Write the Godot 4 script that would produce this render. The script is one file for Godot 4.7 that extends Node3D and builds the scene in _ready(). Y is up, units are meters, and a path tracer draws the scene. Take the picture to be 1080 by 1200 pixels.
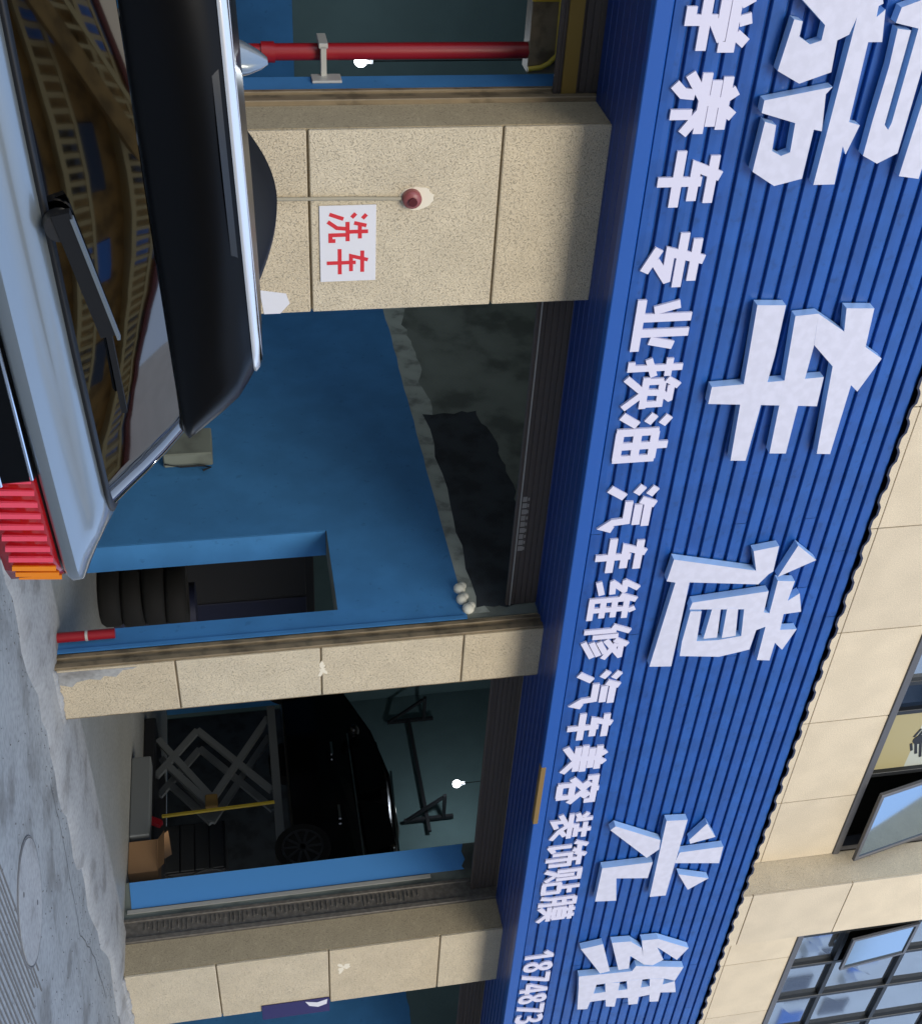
extends Node3D

var M := {}
var used := {}
var rng := RandomNumberGenerator.new()

# ---------------------------------------------------------------- materials
func noise(seed_n: int, freq: float, kind: int, oct: int, cols: Array, offs: Array, size := 512, warp := 0.0, bump := false) -> NoiseTexture2D:
	var n := FastNoiseLite.new()
	n.seed = seed_n
	n.frequency = freq
	n.noise_type = kind as FastNoiseLite.NoiseType
	n.fractal_type = FastNoiseLite.FRACTAL_FBM if oct > 1 else FastNoiseLite.FRACTAL_NONE
	n.fractal_octaves = maxi(oct, 1)
	if kind == FastNoiseLite.TYPE_CELLULAR:
		n.cellular_return_type = FastNoiseLite.RETURN_DISTANCE2_SUB
	if warp > 0.0:
		n.domain_warp_enabled = true
		n.domain_warp_amplitude = warp
		n.domain_warp_frequency = freq * 1.3
	var t := NoiseTexture2D.new()
	t.width = size
	t.height = size
	t.seamless = true
	t.noise = n
	if bump:
		t.as_normal_map = true
		t.bump_strength = 4.0
	if cols.size() > 0:
		var g := Gradient.new()
		g.offsets = PackedFloat32Array(offs)
		var pc := PackedColorArray()
		for c in cols:
			pc.append(c)
		g.colors = pc
		t.color_ramp = g
	return t

func gray(v: float) -> Color:
	return Color(v, v, v)

func mat(key: String, c: Color, rough := 0.7, metal := 0.0, spec := 0.5) -> StandardMaterial3D:
	var m := StandardMaterial3D.new()
	m.resource_name = key
	m.albedo_color = c
	m.roughness = rough
	m.metallic = metal
	m.metallic_specular = spec
	M[key] = m
	return m

func tri_tex(m: StandardMaterial3D, t: Texture2D, metres: float) -> void:
	m.albedo_texture = t
	m.uv1_triplanar = true
	m.uv1_world_triplanar = true
	m.uv1_scale = Vector3.ONE / metres

func overlay(m: StandardMaterial3D, t: Texture2D, metres: float) -> void:
	m.detail_enabled = true
	m.detail_blend_mode = BaseMaterial3D.BLEND_MODE_MUL
	m.detail_albedo = t
	m.detail_uv_layer = BaseMaterial3D.DETAIL_UV_2
	m.uv2_triplanar = true
	m.uv2_world_triplanar = true
	m.uv2_scale = Vector3.ONE / metres

func relief(m: StandardMaterial3D, t: Texture2D, cm: float) -> void:
	m.heightmap_enabled = true
	m.heightmap_texture = t
	m.heightmap_scale = cm

func make_materials() -> void:
	var SM := FastNoiseLite.TYPE_SIMPLEX_SMOOTH
	var stain := noise(11, 0.006, SM, 5, [gray(0.72), gray(0.95), gray(1.0)], [0.2, 0.5, 0.8])
	var soft := noise(12, 0.008, SM, 4, [gray(0.965), gray(1.0)], [0.25, 0.75])
	var fine := noise(13, 0.12, SM, 3, [gray(0.9), gray(1.0)], [0.2, 0.8])
	# cream stucco with short worm-like pits
	var worm := noise(21, 0.036, SM, 2, [gray(1.0), gray(0.97), gray(0.71), gray(0.97), gray(0.93), gray(0.8)], [0.0, 0.345, 0.395, 0.445, 0.7, 1.0], 1024, 12.0)
	var worm_h := noise(21, 0.036, SM, 2, [gray(1.0), gray(0.9), gray(0.0), gray(0.9), gray(0.8)], [0.0, 0.34, 0.395, 0.45, 1.0], 1024, 12.0)
	for i in 3:
		var c: Color = [Color(0.84, 0.775, 0.65), Color(0.83, 0.76, 0.63), Color(0.845, 0.785, 0.665)][i]
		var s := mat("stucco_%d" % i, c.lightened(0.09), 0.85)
		tri_tex(s, worm, 0.95)
		overlay(s, soft, 1.7)
		relief(s, worm_h, 0.4)
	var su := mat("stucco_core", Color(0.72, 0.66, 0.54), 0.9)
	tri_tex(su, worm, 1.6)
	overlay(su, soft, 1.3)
	for i in 3:
		var c: Color = [Color(0.845, 0.79, 0.69), Color(0.828, 0.775, 0.68), Color(0.855, 0.80, 0.70)][i]
		var s := mat("panel_%d" % i, c, 0.8)
		tri_tex(s, fine, 0.9)
		overlay(s, soft, 2.3)
		relief(s, fine, 0.08)
	mat("joint", Color(0.22, 0.2, 0.17), 0.9)
	# concrete
	var conc := noise(31, 0.03, SM, 5, [gray(0.86), gray(0.95), gray(1.0)], [0.15, 0.5, 0.85], 1024)
	var conc_stain := noise(32, 0.007, SM, 5, [Color(0.8, 0.79, 0.78), Color(0.95, 0.95, 0.95), gray(1.0)], [0.16, 0.38, 0.7], 1024, 30.0)
	var g := mat("concrete", Color(0.62, 0.63, 0.625), 0.75)
	tri_tex(g, conc, 2.2)
	overlay(g, conc_stain, 5.5)
	relief(g, conc, 0.3)
	var g2 := mat("apron", Color(0.66, 0.66, 0.65), 0.7)
	tri_tex(g2, conc, 1.7)
	overlay(g2, conc_stain, 3.7)
	relief(g2, conc, 0.3)
	var g3 := mat("floor", Color(0.62, 0.63, 0.62), 0.45)
	tri_tex(g3, conc, 1.9)
	overlay(g3, soft, 2.9)
	mat("crack", Color(0.34, 0.34, 0.34), 0.95)
	mat("dirt", Color(0.2, 0.195, 0.19), 0.95)
	mat("grime", Color(0.45, 0.45, 0.45), 0.9)
	tri_tex(M.grime, conc, 0.9)
	# sign
	var bl := mat("blue_sheet", Color(0.10, 0.305, 0.62), 0.32, 0.0, 0.5)
	tri_tex(bl, noise(41, 0.01, SM, 5, [gray(0.93), gray(1.0)], [0.25, 0.7]), 1.4)
	overlay(bl, noise(42, 0.05, SM, 4, [gray(0.9), gray(1.0), gray(1.0)], [0.18, 0.3, 1.0]), 2.7)
	for i in 3:
		var v: StandardMaterial3D = bl.duplicate()
		v.resource_name = "blue_sheet_%d" % i
		v.albedo_color = [Color(0.10, 0.31, 0.61), Color(0.105, 0.32, 0.62), Color(0.095, 0.30, 0.60)][i]
		M["blue_sheet_%d" % i] = v
	mat("blue_trim", Color(0.11, 0.32, 0.63), 0.3)
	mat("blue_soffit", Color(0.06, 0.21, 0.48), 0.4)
	mat("navy", Color(0.06, 0.09, 0.2), 0.6)
	var wl := mat("white_letter", Color(0.80, 0.80, 0.86), 0.4)
	tri_tex(wl, noise(43, 0.02, SM, 4, [gray(0.97), gray(1.0)], [0.3, 0.7]), 1.1)
	mat("letter_return", Color(0.66, 0.80, 0.95), 0.3, 0.15)
	mat("white_text", Color(0.82, 0.81, 0.88), 0.5)
	mat("rust", Color(0.5, 0.4, 0.22), 0.8)
	# inside
	mat("lit_blue", Color(0.36, 0.64, 0.92), 0.45)  # lighter copy of the blue wall paint, with daylight put into the colour
	var bp := mat("blue_paint", Color(0.26, 0.50, 0.72), 0.7, 0.0, 0.3)
	tri_tex(bp, noise(51, 0.012, SM, 5, [gray(0.95), gray(1.0)], [0.25, 0.75]), 2.6)
	overlay(bp, noise(52, 0.03, SM, 3, [gray(0.92), gray(1.0), gray(1.0)], [0.08, 0.2, 1.0]), 1.9)
	var pl := mat("plaster", Color(0.47, 0.5, 0.47), 0.9)
	tri_tex(pl, stain, 2.4)
	mat("putty", Color(0.66, 0.69, 0.66), 0.9)
	M.putty.albedo_texture = stain
	M.putty.uv1_triplanar = true
	M.putty.uv1_world_triplanar = true
	var tp := mat("teal_plaster", Color(0.33, 0.42, 0.43), 0.9)
	tri_tex(tp, soft, 2.4)
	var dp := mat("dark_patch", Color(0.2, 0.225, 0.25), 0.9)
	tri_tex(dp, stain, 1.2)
	mat("ceiling", Color(0.72, 0.72, 0.70), 0.9)
	var br := mat("brown_rail", Color(0.55, 0.49, 0.39), 0.5, 0.2)
	tri_tex(br, stain, 0.8)
	var dk := mat("dark_rail", Color(0.46, 0.44, 0.41), 0.55, 0.2)
	tri_tex(dk, noise(53, 0.02, SM, 4, [gray(0.85), gray(1.0)], [0.25, 0.75]), 0.7)
	mat("shutter", Color(0.34, 0.31, 0.29), 0.6, 0.1)
	mat("pale_metal", Color(0.72, 0.72, 0.7), 0.5, 0.3)
	mat("red_paint", Color(0.55, 0.09, 0.13), 0.35)
	mat("yellow_paint", Color(0.78, 0.68, 0.22), 0.45)
	mat("ochre", Color(0.55, 0.45, 0.2), 0.7)
	mat("white_plastic", Color(0.85, 0.85, 0.87), 0.5)
	mat("foam", Color(0.85, 0.85, 0.8), 0.9)
	mat("red_print", Color(0.8, 0.16, 0.2), 0.6)
	mat("siren", Color(0.55, 0.3, 0.3), 0.4)
	mat("siren_dark", Color(0.32, 0.12, 0.14), 0.3)
	mat("conduit", Color(0.63, 0.6, 0.52), 0.6)
	mat("rim_grey", Color(0.26, 0.27, 0.28), 0.4, 0.5)
	mat("lift_grey", Color(0.43, 0.45, 0.46), 0.5, 0.2)
	mat("steel_dark", Color(0.15, 0.155, 0.17), 0.5, 0.3)
	var cb := mat("cardboard", Color(0.62, 0.48, 0.34), 0.9)
	tri_tex(cb, fine, 0.4)
	mat("purple_print", Color(0.14, 0.12, 0.35), 0.5)
	mat("grey_mark", Color(0.62, 0.6, 0.57), 0.8)
	mat("scuff", Color(0.88, 0.845, 0.765), 0.85)
	var lampm := mat("lamp_glow", Color(1, 1, 1), 0.5)
	lampm.emission_enabled = true
	lampm.emission = Color(0.95, 0.98, 1.0)
	lampm.emission_energy_multiplier = 6.0
	# cars
	var sp := mat("silver_paint", Color(0.50, 0.535, 0.555), 0.36, 0.5)
	sp.clearcoat_enabled = true
	sp.clearcoat = 1.0
	sp.clearcoat_roughness = 0.03
	var kp := mat("black_gloss", Color(0.018, 0.022, 0.03), 0.3, 0.0, 0.3)
	kp.clearcoat = 0.5
	mat("trim_black", Color(0.03, 0.03, 0.035), 0.5)
	mat("car_glass", Color(0.34, 0.335, 0.33), 0.045, 1.0, 0.5)
	M.car_glass.clearcoat_enabled = true
	M.car_glass.clearcoat = 1.0
	M.car_glass.clearcoat_roughness = 0.0
	mat("chrome", Color(0.85, 0.86, 0.88), 0.12, 1.0)
	mat("bright_trim", Color(0.86, 0.87, 0.88), 0.2, 0.4)
	mat("rubber", Color(0.03, 0.03, 0.03), 0.85)
	mat("lens_red", Color(0.62, 0.03, 0.06), 0.12)
	mat("lens_bright", Color(0.93, 0.32, 0.4), 0.2)
	mat("lens_amber", Color(0.95, 0.55, 0.12), 0.2)
	mat("side_glass", Color(0.03, 0.035, 0.04), 0.04)
	mat("lens_smoke", Color(0.13, 0.14, 0.15), 0.3)
	mat("car_black", Color(0.02, 0.021, 0.024), 0.12, 0.0, 0.6)
	# upper windows and houses opposite
	mat("window_frame", Color(0.36, 0.36, 0.37), 0.45, 0.3)
	mat("window_frame_dark", Color(0.13, 0.14, 0.15), 0.45, 0.2)
	mat("window_sill", Color(0.5, 0.52, 0.52), 0.5, 0.2)
	mat("mirror_glass", Color(0.76, 0.79, 0.82), 0.03, 0.95)
	mat("sash_glass", Color(0.58, 0.66, 0.72), 0.08, 0.85)
	mat("film_yellow", Color(0.62, 0.58, 0.42), 0.5)
	mat("film_pale", Color(0.66, 0.68, 0.64), 0.5)
	var tn := mat("tan_wall", Color(0.72, 0.55, 0.3), 0.8)
	tri_tex(tn, stain, 5.0)
	mat("tan_rail", Color(0.84, 0.72, 0.48), 0.7)
	var gw := mat("grey_wall", Color(0.88, 0.88, 0.87), 0.8)
	tri_tex(gw, soft, 9.0)
	mat("house_glass", Color(0.1, 0.16, 0.24), 0.05, 0.3)
	mat("air_unit", Color(0.85, 0.86, 0.86), 0.6)
	mat("roof_red", Color(0.45, 0.17, 0.13), 0.8)
	mat("curtain_blue", Color(0.3, 0.5, 0.78), 0.8)

# ---------------------------------------------------------------- mesh helpers
func mb() -> SurfaceTool:
	var st := SurfaceTool.new()
	st.begin(Mesh.PRIMITIVE_TRIANGLES)
	st.set_smooth_group(-1)
	return st

# corners given counter-clockwise as seen from the front
func quad(st: SurfaceTool, a: Vector3, b: Vector3, c: Vector3, d: Vector3) -> void:
	for v in [a, c, b, a, d, c]:
		st.add_vertex(v)

func face(st: SurfaceTool, a: Vector3, b: Vector3, c: Vector3) -> void:
	for v in [a, c, b]:
		st.add_vertex(v)

# a box with chamfered edges
func bx(st: SurfaceTool, lo: Vector3, hi: Vector3, bev := 0.0) -> void:
	var c := (lo + hi) / 2.0
	var h := (hi - lo) / 2.0
	var b := minf(bev, minf(h.x, minf(h.y, h.z)) * 0.9)
	for ax in 3:
		for s in [-1.0, 1.0]:
			var n := Vector3.ZERO
			n[ax] = s
			var u := Vector3.ZERO
			u[(ax + 1) % 3] = 1.0
			var w := n.cross(u)
			var hu := h[(ax + 1) % 3] - b
			var hw := h[(ax + 2) % 3] - b
			var o := c + n * h[ax]
			quad(st, o - u * hu - w * hw, o + u * hu - w * hw, o + u * hu + w * hw, o - u * hu + w * hw)
	if b <= 0.0:
		return
	for ax in 3:
		var p := (ax + 1) % 3
		var q := (ax + 2) % 3
		for s in [-1.0, 1.0]:
			for t in [-1.0, 1.0]:
				var a1 := Vector3.ZERO
				a1[p] = s * h[p]
				a1[q] = t * (h[q] - b)
				var a2 := Vector3.ZERO
				a2[p] = s * (h[p] - b)
				a2[q] = t * h[q]
				var e := Vector3.ZERO
				e[ax] = h[ax] - b
				if s * t > 0:
					quad(st, c + a1 - e, c + a2 - e, c + a2 + e, c + a1 + e)
				else:
					quad(st, c + a1 + e, c + a2 + e, c + a2 - e, c + a1 - e)
	for sx in [-1.0, 1.0]:
		for sy in [-1.0, 1.0]:
			for sz in [-1.0, 1.0]:
				var k := Vector3(sx, sy, sz)
				var x := c + k * Vector3(h.x, h.y - b, h.z - b)
				var y := c + k * Vector3(h.x - b, h.y, h.z - b)
				var z := c + k * Vector3(h.x - b, h.y - b, h.z)
				if sx * sy * sz > 0:
					face(st, x, y, z)
				else:
					face(st, x, z, y)

func tube(st: SurfaceTool, pts: Array, r: float, sides := 12, caps := true) -> void:
	var rings := []
	for i in pts.size():
		var d: Vector3 = (pts[mini(i + 1, pts.size() - 1)] - pts[maxi(i - 1, 0)]).normalized()
		var u := d.cross(Vector3.UP)
		if u.length() < 0.1:
			u = d.cross(Vector3.RIGHT)
		u = u.normalized()
		var w := d.cross(u)
		var ring := []
		for k in sides:
			var a := TAU * k / sides
			ring.append(pts[i] + (u * cos(a) + w * sin(a)) * r)
		rings.append(ring)
	st.set_smooth_group(1)
	for i in pts.size() - 1:
		for k in sides:
			var k2 := (k + 1) % sides
			quad(st, rings[i][k], rings[i][k2], rings[i + 1][k2], rings[i + 1][k])
	st.set_smooth_group(-1)
	if caps:
		for k in range(1, sides - 1):
			face(st, rings[0][0], rings[0][k + 1], rings[0][k])
			face(st, rings[-1][0], rings[-1][k], rings[-1][k + 1])

# square bar from a to b
func bar(st: SurfaceTool, a: Vector3, b: Vector3, w: float, t: float, side := Vector3.RIGHT) -> void:
	var d := (b - a).normalized()
	var u := (side - d * side.dot(d)).normalized()
	var v := d.cross(u)
	u *= t / 2.0
	v *= w / 2.0
	var p := [a - u - v, a + u - v, a + u + v, a - u + v]
	var q := [b - u - v, b + u - v, b + u + v, b - u + v]
	for k in 4:
		var k2 := (k + 1) % 4
		quad(st, p[k], p[k2], q[k2], q[k])
	quad(st, p[3], p[2], p[1], p[0])
	quad(st, q[0], q[1], q[2], q[3])

# an outline in a plane (origin o, axes ux uy), pushed out along n from d0 to d1
func prism(st: SurfaceTool, poly: PackedVector2Array, o: Vector3, ux: Vector3, uy: Vector3, d0: float, d1: float, front := true, sides := true) -> void:
	var n := ux.cross(uy)
	var p := poly
	if Geometry2D.is_polygon_clockwise(p):
		p = p.duplicate()
		p.reverse()
	if front:
		var t := Geometry2D.triangulate_polygon(p)
		for i in range(0, t.size(), 3):
			var q := [p[t[i]], p[t[i + 1]], p[t[i + 2]]]
			if (q[1] - q[0]).cross(q[2] - q[0]) < 0:
				q = [q[0], q[2], q[1]]
			var f := []
			for v in q:
				f.append(o + ux * v.x + uy * v.y + n * d1)
			face(st, f[0], f[1], f[2])
	if sides:
		for i in p.size():
			var a := p[i]
			var b := p[(i + 1) % p.size()]
			var A := o + ux * a.x + uy * a.y
			var B := o + ux * b.x + uy * b.y
			quad(st, A + n * d0, B + n * d0, B + n * d1, A + n * d1)

func sphere(st: SurfaceTool, c: Vector3, r: Vector3, seg := 14, rings := 8) -> void:
	st.set_smooth_group(1)
	for i in rings:
		for k in seg:
			var v := []
			for e in [[i, k], [i, k + 1], [i + 1, k + 1], [i + 1, k]]:
				var th: float = PI * e[0] / rings
				var ph: float = TAU * (e[1] % seg) / seg
				v.append(c + r * Vector3(sin(th) * cos(ph), cos(th), sin(th) * sin(ph)))
			if i > 0:
				face(st, v[0], v[1], v[2])
			if i < rings - 1:
				face(st, v[0], v[2], v[3])
	st.set_smooth_group(-1)

# a sheet through rows of points
func loft(st: SurfaceTool, rows: Array, smooth := true) -> void:
	st.set_smooth_group(1 if smooth else -1)
	for i in rows.size() - 1:
		for k in rows[i].size() - 1:
			quad(st, rows[i][k], rows[i][k + 1], rows[i + 1][k + 1], rows[i + 1][k])
	st.set_smooth_group(-1)

func world_at(n: Node) -> Vector3:
	var p := Vector3.ZERO
	while n is Node3D and n != self:
		p += n.position
		n = n.get_parent()
	return p

func numbered(called: String) -> String:
	var k: int = used.get(called, -1) + 1
	used[called] = k
	return called if k == 0 else "%s_%03d" % [called, k]

# commit a shape made in world coordinates as one named mesh under parent
func part(called: String, st: SurfaceTool, m: String, parent: Node = self) -> MeshInstance3D:
	st.generate_normals()
	var o := MeshInstance3D.new()
	o.mesh = st.commit()
	o.mesh.surface_set_material(0, M[m])
	o.name = called if parent != self else numbered(called)
	var b: AABB = o.mesh.get_aabb()
	parent.add_child(o, true)
	o.position = -world_at(parent)
	return o

# several flat pieces of different materials in one mesh
func part2(called: String, sts: Array, ms: Array, parent: Node) -> MeshInstance3D:
	var am := ArrayMesh.new()
	for i in sts.size():
		sts[i].generate_normals()
		sts[i].commit(am)
		am.surface_set_material(i, M[ms[i]])
	var o := MeshInstance3D.new()
	o.mesh = am
	o.name = called
	parent.add_child(o, true)
	o.position = -world_at(parent)
	return o

func box(called: String, lo: Vector3, hi: Vector3, m: String, parent: Node = self, bev := 0.0) -> MeshInstance3D:
	var st := mb()
	bx(st, lo, hi, bev)
	return part(called, st, m, parent)

func thing(called: String, label: String, category: String, at: Vector3, group := "") -> Node3D:
	var o := Node3D.new()
	o.name = numbered(called)
	add_child(o)
	o.position = at
	return tag(o, label, category, group)

func tag(o: Node3D, label: String, category: String, group := "") -> Node3D:
	o.set_meta("label", label)
	o.set_meta("category", category)
	if group:
		o.set_meta("group", group)
	return o

func structure(o: Node3D) -> Node3D:
	o.set_meta("kind", "structure")
	return o

func poly_of(s: String, k := 0.01) -> PackedVector2Array:
	var p := PackedVector2Array()
	for w in s.split(";"):
		var a := w.split(",")
		p.append(Vector2(a[0].to_float() * k, a[1].to_float() * k))
	return p

# thick polyline as an outline
func stroke_poly(pts: PackedVector2Array, w: float) -> Array:
	return Geometry2D.offset_polyline(pts, w / 2.0, Geometry2D.JOIN_MITER, Geometry2D.END_BUTT)

const STROKES := {
	"xue": "2,9.8 3,8|5,10 5.5,8.2|8.6,9.8 7.3,8|0.9,5.6 0.9,7.4 9.1,7.4 9.1,5.6|2.5,5.7 7.6,5.7 5.3,4.3|5.3,4.8 5.3,0.7 3.4,0.7|0.4,3 9.6,3",
	"yang": "3,10 4,8.6|7,10 6,8.6|1,8.3 9,8.3|1.5,6.6 8.5,6.6|0.4,4.9 9.6,4.9|5,8.5 4.4,5 0.5,2.2|6,5 9.6,2.4|3.6,3.4 3.4,1.5 2,0|6.6,3.4 6.6,0",
	"che": "1.2,8.6 9,8.6|4.6,10 3,5.8 8.6,5.8|0.4,3 9.6,3|5.4,7 5.4,-0.2",
	"zhuan": "1.5,8.4 8.5,8.4|0.5,6 9.5,6|5,10 3.6,4 8,4 5,1.6|3,2 6.8,0",
	"ye": "3.6,9.8 3.6,1|6.4,9.8 6.4,1|1.2,7.4 2.3,3|8.8,7.4 7.8,3|0.3,0.6 9.7,0.6",
	"huan": "0.3,7.5 3.6,7.5|2,10 2,0.6 0.8,0.6|0.3,3.6 3.6,5|5.6,10 4.2,7.6|5.4,8.6 8,8.6 7,7.2|4.6,6.9 9,6.9 9,4|4.6,7 4.6,4|3.8,3.8 9.8,3.8|6.8,7 6.6,3.5 3.8,0|7,3.4 9.6,0.2",
	"you": "0.8,9.4 2.4,8.2|0.4,6.6 2,5.4|0.4,0.4 2.4,3.6|3.8,7.9 3.8,-0.1|9.3,7.9 9.3,-0.1|3.8,7.3 9.4,7.3|3.8,0.6 9.4,0.6|3.8,4 9.4,4|6.6,10 6.6,0.4",
	"qi": "0.8,9.6 2.4,8.4|0.4,7 2,5.8|0.6,0.4 2.6,3.6|4.6,10 3.4,7|4.4,8.6 9.4,8.6|4.4,6.7 9,6.7|3.6,4.7 8,4.7 8.2,2 9.2,0.6 9.8,2.2",
	"wei": "2.6,10 0.8,7 2.8,7 0.8,4.4 3.6,4.6|0.4,1.4 3.6,2.4|5.4,10 4,6.4|5,7.6 5,0|7.4,10 8,8.6|5,8 9.8,8|5,5.5 9.4,5.5|5,3.1 9.4,3.1|5,0.6 9.8,0.6|7.4,8 7.4,0.6",
	"xiu": "2.2,10 0.4,6|1.6,7 1.6,0|3.2,7.6 3.2,2|6,10 4.2,7|5.4,8.6 9,8.6 4.2,5|5.4,7.6 9.6,5|8,5.4 4.6,3.6|8.6,4 4.6,2|9,2.6 4.4,0.2",
	"mei": "3,10 4,8.8|7,10 6,8.8|1,8.4 9,8.4|1.6,6.7 8.4,6.7|0.5,5 9.5,5|5,8.4 5,5|0.8,3.3 9.2,3.3|5,5 4.4,2.4 0.6,0.2|5.4,3 9.4,0.2",
	"rong": "5,10 5,9|0.8,6.8 0.8,8.8 9.2,8.8 9.2,6.8|3.8,7.8 2.2,6.2|6.2,7.8 7.8,6.2|5,6.6 0.5,3|5,6.6 9.5,3|2.8,3.4 7.2,3.4|2.8,0.4 7.2,0.4|2.8,4 2.8,-0.2|7.2,4 7.2,-0.2",
	"zhuang": "0.6,8.6 2,7.6|2.8,10 2.8,5.8|0.4,6 2.8,7|4,8.4 9.6,8.4|6.8,10 6.8,6.2|4.4,6.2 9.2,6.2|0.4,4.6 9.6,4.6|5,5.6 4.6,3.8 0.4,1.8|3,3 3,0.2 5.4,1.2|4.6,4 6.4,2 9.6,0.2|8.6,3.6 6.6,2.4",
	"shi": "2,10 0.4,6.6|1.6,8 4,8 3.4,6.4|2,6 2,0.4 4,1.6|6,10 4.6,7|5.6,8.4 9.8,8.4|5,1.4 5,6 9.4,6 9.4,1.4 8.6,1.4|7.2,8.2 7.2,-0.2",
	"tie": "0.8,9.3 4,9.3 4,3.4|0.8,9.9 0.8,3.4|2.4,8 2.4,4 0.4,0.2|2.6,2.8 4.4,0.6|7.4,10 7.4,5|7.4,7.4 9.8,7.4|5.6,4.6 9.2,4.6|5.6,0.5 9.2,0.5|5.6,5 5.6,0|9.2,5 9.2,0",
	"mo": "1,9.4 1,2.6 0.4,0.2|1,9.4 3.2,9.4 3.2,0.4 2.4,0.4|1,6.6 3.2,6.6|1,4 3.2,4|4.2,8.8 9.8,8.8|5.8,10 5.8,7.8|8.2,10 8.2,7.8|5,7.2 9,7.2|5,4.4 9,4.4|5,7.6 5,4|9,7.6 9,4|5,5.8 9,5.8|4.2,3 9.8,3|7,4.4 6.4,2 4.2,0.2|7.2,2.6 9.8,0.2",
	"xi": "0.8,9.6 2.2,8.6|0.4,7 1.8,6|0.5,0.6 2.2,4|4.6,9.6 3.6,6.6|4,8 9,8|6.6,10 6.6,5|3.2,5 9.8,5|5.6,5 5.2,2.4 3,0.2|7.6,5 7.6,0.8 9.6,0.8 9.6,2",
}

func written(st: SurfaceTool, key: String, o: Vector3, w: float, h: float, thick: float, d0: float, d1: float, stepped := 0.00025) -> void:
	var i := 0
	for s in STROKES[key].split("|"):
		var pts := PackedVector2Array()
		for q in s.split(" "):
			var a = q.split(",")
			pts.append(Vector2(a[0].to_float() * w / 10.0, a[1].to_float() * h / 10.0))
		for poly in stroke_poly(pts, thick):
			prism(st, poly, o, Vector3.RIGHT, Vector3.UP, d0, d1 + i * stepped)
		i += 1

# ---------------------------------------------------------------- the place
func _ready() -> void:
	rng.seed = 7
	# camera
	var cam := Camera3D.new()
	cam.name = "camera"
	cam.fov = 45.11
	cam.near = 0.05
	cam.far = 600.0
	add_child(cam)
	cam.transform = Transform3D(Basis(Vector3(-0.0539, 0.98307, 0.17511), Vector3(-0.77084, 0.07051, -0.63312), Vector3(-0.63475, -0.16911, 0.75399)).orthonormalized(), Vector3(0, 1.58, 6.75))
	cam.current = true
	# sky and light
	var we := WorldEnvironment.new()
	we.name = "environment"
	var env := Environment.new()
	env.background_mode = Environment.BG_SKY
	var sk := ProceduralSkyMaterial.new()
	sk.sky_top_color = Color(0.56, 0.67, 0.84)
	sk.sky_horizon_color = Color(0.84, 0.87, 0.91)
	sk.sky_curve = 0.2
	sk.ground_bottom_color = Color(0.35, 0.35, 0.35)
	sk.ground_horizon_color = Color(0.6, 0.62, 0.65)
	sk.sun_angle_max = 0.0
	var sky := Sky.new()
	sky.sky_material = sk
	env.sky = sky
	env.tonemap_mode = Environment.TONE_MAPPER_LINEAR
	env.tonemap_exposure = 2.45
	env.sdfgi_enabled = true
	env.ssao_enabled = true
	env.ssil_enabled = true
	we.environment = env
	add_child(we)
	var sun := DirectionalLight3D.new()
	sun.name = "sun"
	sun.light_energy = 0.4
	sun.light_color = Color(1.0, 0.97, 0.92)
	sun.light_angular_distance = 32.0
	sun.shadow_enabled = true
	sun.rotation_degrees = Vector3(-25, -20, 0)
	add_child(sun)
	make_materials()
	setting()
	building()
	sign_board()
	inside()
	small_things()
	front_car()
	opposite()

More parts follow.
